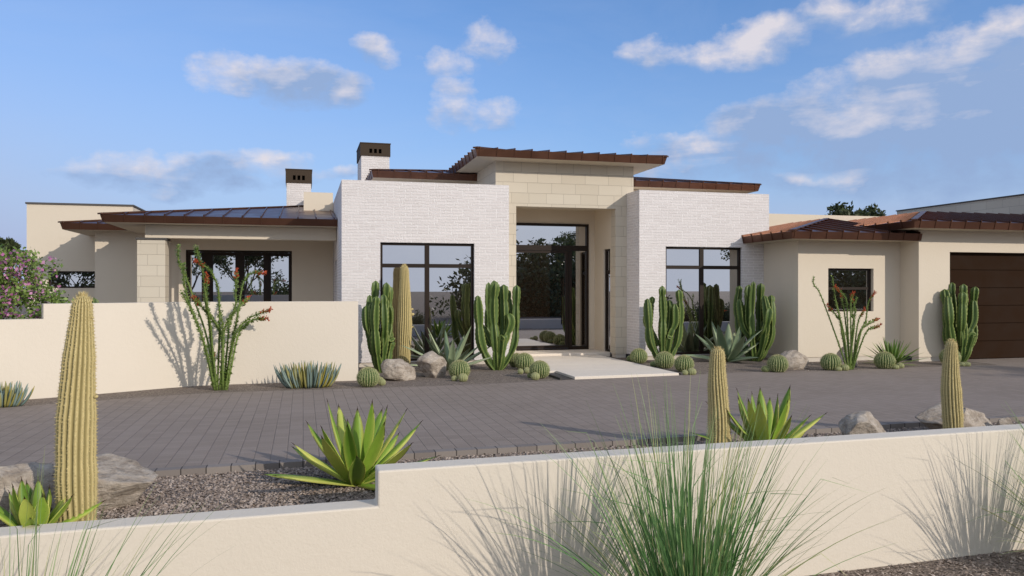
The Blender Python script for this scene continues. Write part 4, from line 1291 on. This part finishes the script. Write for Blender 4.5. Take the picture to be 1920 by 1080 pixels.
azw = t.math('ADD', az, t.math('MULTIPLY', t.math('SUBTRACT', w1, 0.5), 0.11))
elw = t.math('ADD', el, t.math('MULTIPLY', t.math('SUBTRACT', w2, 0.5), 0.060))
def dirof(px, py):
    u, q = (px - 960) / F, (540 - py) / F
    x, y, z = SY + u * CY, CY - u * SY, q; L = math.sqrt(x * x + y * y + z * z)
    return math.atan2(x, y), math.asin(z / L)
BL = [(455, 152, 75, 30, 1.0, .35), (540, 160, 110, 34, 1.15, .3), (630, 160, 70, 27, 1.0, .35), (700, 100, 42, 26, .7, .6), (835, 118, 56, 26, .7, .6), (852, 160, 36, 24, .9, .7), (850, 205, 42, 36, .75, .6), (925, 205, 42, 26, .45, .6), (915, 70, 48, 36, .6, .6),
      (230, 318, 110, 26, .75, .0), (430, 325, 140, 28, .75, -.1), (350, 345, 60, 15, .5, 0.), (520, 300, 50, 16, .5, .5), (640, 328, 40, 16, .8, .6),
      (1245, 100, 80, 22, .7, .5), (1370, 95, 70, 24, .7, .6), (1440, 70, 75, 36, .9, .6), (1560, 20, 60, 32, .9, .6), (1640, 30, 80, 28, .6, .6), (1720, 10, 50, 26, .6, .6),
      (1290, 278, 110, 34, 1.0, .1), (1480, 238, 150, 66, 1.5, -.05), (1620, 228, 190, 84, 1.7, -.1), (1800, 205, 220, 120, 1.8, -.15), (1940, 140, 130, 100, 1.6, -.1), (1870, 84, 60, 34, 1.1, .3), (1340, 318, 160, 36, .7, -.1), (1500, 345, 90, 18, .6, .3), (1720, 335, 190, 36, .7, -.2), (1860, 330, 130, 48, .8, -.2)]
best = None; num = None; den = None
for (px, py, rx, ry, amp, whit) in BL:
    a0, e0 = dirof(px, py)
    da = t.math('DIVIDE', t.math('SUBTRACT', azw, a0), rx / F); de = t.math('DIVIDE', t.math('SUBTRACT', elw, e0), ry / F)
    m = t.math('MULTIPLY', t.math('SUBTRACT', 1.0, t.math('ADD', t.math('MULTIPLY', da, da), t.math('MULTIPLY', de, de))), amp)
    wgt = t.math('POWER', t.math('MAXIMUM', t.math('ADD', m, 1.0), 0.0001), 3.0)
    sh = t.math('MULTIPLY', t.math('ADD', de, whit), wgt)
    if best is None: best, num, den = m, sh, wgt
    else:
        best = t.math('SMOOTH_MAX', best, m); best.node.inputs[2].default_value = .35
        num = t.math('ADD', num, sh); den = t.math('ADD', den, wgt)
shade = t.math('DIVIDE', num, t.math('ADD', den, 0.0002))
body = t.math('ADD', t.math('MAXIMUM', best, -2.0), t.math('MULTIPLY', t.math('SUBTRACT', puff, 0.5), 3.0))
body = t.math('ADD', body, t.math('MULTIPLY', t.math('SUBTRACT', fine, 0.5), 1.9))
dens = t.maprange(body, -0.25, 1.05, 0.0, 0.92)
dens = t.math('POWER', dens, 1.1)
# faint streaks and thin haze
mps = t.new('ShaderNodeMapping'); mps.inputs['Scale'].default_value = (1.2, 3.5, 5.0); mps.inputs['Rotation'].default_value = (0.2, 0.5, 0.7); t.l.new(tc, mps.inputs[0])
cir = t.maprange(t.noise(mps.outputs[0], 2.2, 7, 0.6, 0.6), 0.45, 0.80, 0.0, 0.16)
lsum = t.math('ADD', t.math('MULTIPLY', shade, 0.9), t.math('MULTIPLY', t.math('SUBTRACT', puff, .5), 1.8))
lsum = t.math('SUBTRACT', lsum, t.math('MULTIPLY', t.math('MINIMUM', body, 1.8), 0.12))
lsum = t.math('ADD', lsum, t.math('MULTIPLY', t.math('SUBTRACT', w2, 0.5), 2.2))
mpt = t.new('ShaderNodeMapping'); mpt.inputs['Scale'].default_value = (1.5, 1.5, 9.0); mpt.inputs['Rotation'].default_value = (0.0, 0.12, 0.0); t.l.new(tc, mpt.inputs[0])
streak = t.noise(mpt.outputs[0], 3.5, 7, 0.6, 0.4)
lsum = t.math('ADD', lsum, t.math('MULTIPLY', t.math('SUBTRACT', streak, 0.5), 2.2))
lit = t.maprange(lsum, -0.15, 0.85)
k_ = 1.0 / STR
ccol = t.mix(lit, (0.30 * k_, 0.42 * k_, 0.665 * k_), (0.78 * k_, 0.735 * k_, 0.775 * k_))
sk = t.mix(1.0, sky.outputs[0], SKYTINT, 'MULTIPLY')
hz = t.math('MULTIPLY', t.maprange(el, 0.06, 0.42, 1.0, 0.0), t.math('MAXIMUM', t.maprange(az, -0.35, 0.35, 1.0, 0.5), t.maprange(el, 0.05, 0.16, 1.0, 0.5)))
c = t.mix(hz, sk, (0.42 * k_, 0.50 * k_, 0.725 * k_))
c = t.mix(cir, c, (0.50 * k_, 0.60 * k_, 0.82 * k_))
c = t.mix(dens, c, ccol)
# bright thin overcast added behind the camera for facade fill; the glass mirrors it
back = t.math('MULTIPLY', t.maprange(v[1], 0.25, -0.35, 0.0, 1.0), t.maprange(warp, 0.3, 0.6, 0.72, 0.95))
c = t.mix(back, c, (BACK_FILL[0] * k_, BACK_FILL[1] * k_, BACK_FILL[2] * k_))
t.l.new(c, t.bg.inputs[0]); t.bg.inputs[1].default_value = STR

sun = bpy.data.lights.new('sun', 'SUN'); sun.energy = 2.75; sun.angle = R(0.5); sun.color = (1.0, 0.91, 0.80)
so = bpy.data.objects.new('sun', sun); col.objects.link(so)
so.rotation_euler = (-sun_dir).to_track_quat('-Z', 'Y').to_euler(); so.location = (20, -20, 20)

# ------------------------------------------------------------------ camera and render settings
cam = bpy.data.cameras.new('camera'); cam.sensor_width = 36; cam.lens = F * 36 / 1920; cam.clip_end = 3000; cam.clip_start = 0.05
co = bpy.data.objects.new('camera', cam); col.objects.link(co)
co.location = (0, 0, EYE); co.rotation_euler = (PI / 2, 0, -YAW)
scene.camera = co
vs = scene.view_settings
vs.view_transform = 'Standard'; vs.look = 'None'; vs.exposure = 0.0; vs.gamma = 1.0; vs.use_curve_mapping = False
cy = scene.cycles
cy.use_denoising = True; cy.max_bounces = 10; cy.diffuse_bounces = 7; cy.glossy_bounces = 4; cy.sample_clamp_indirect = 8.0
try: cy.denoiser = 'OPENIMAGEDENOISE'
except Exception: pass
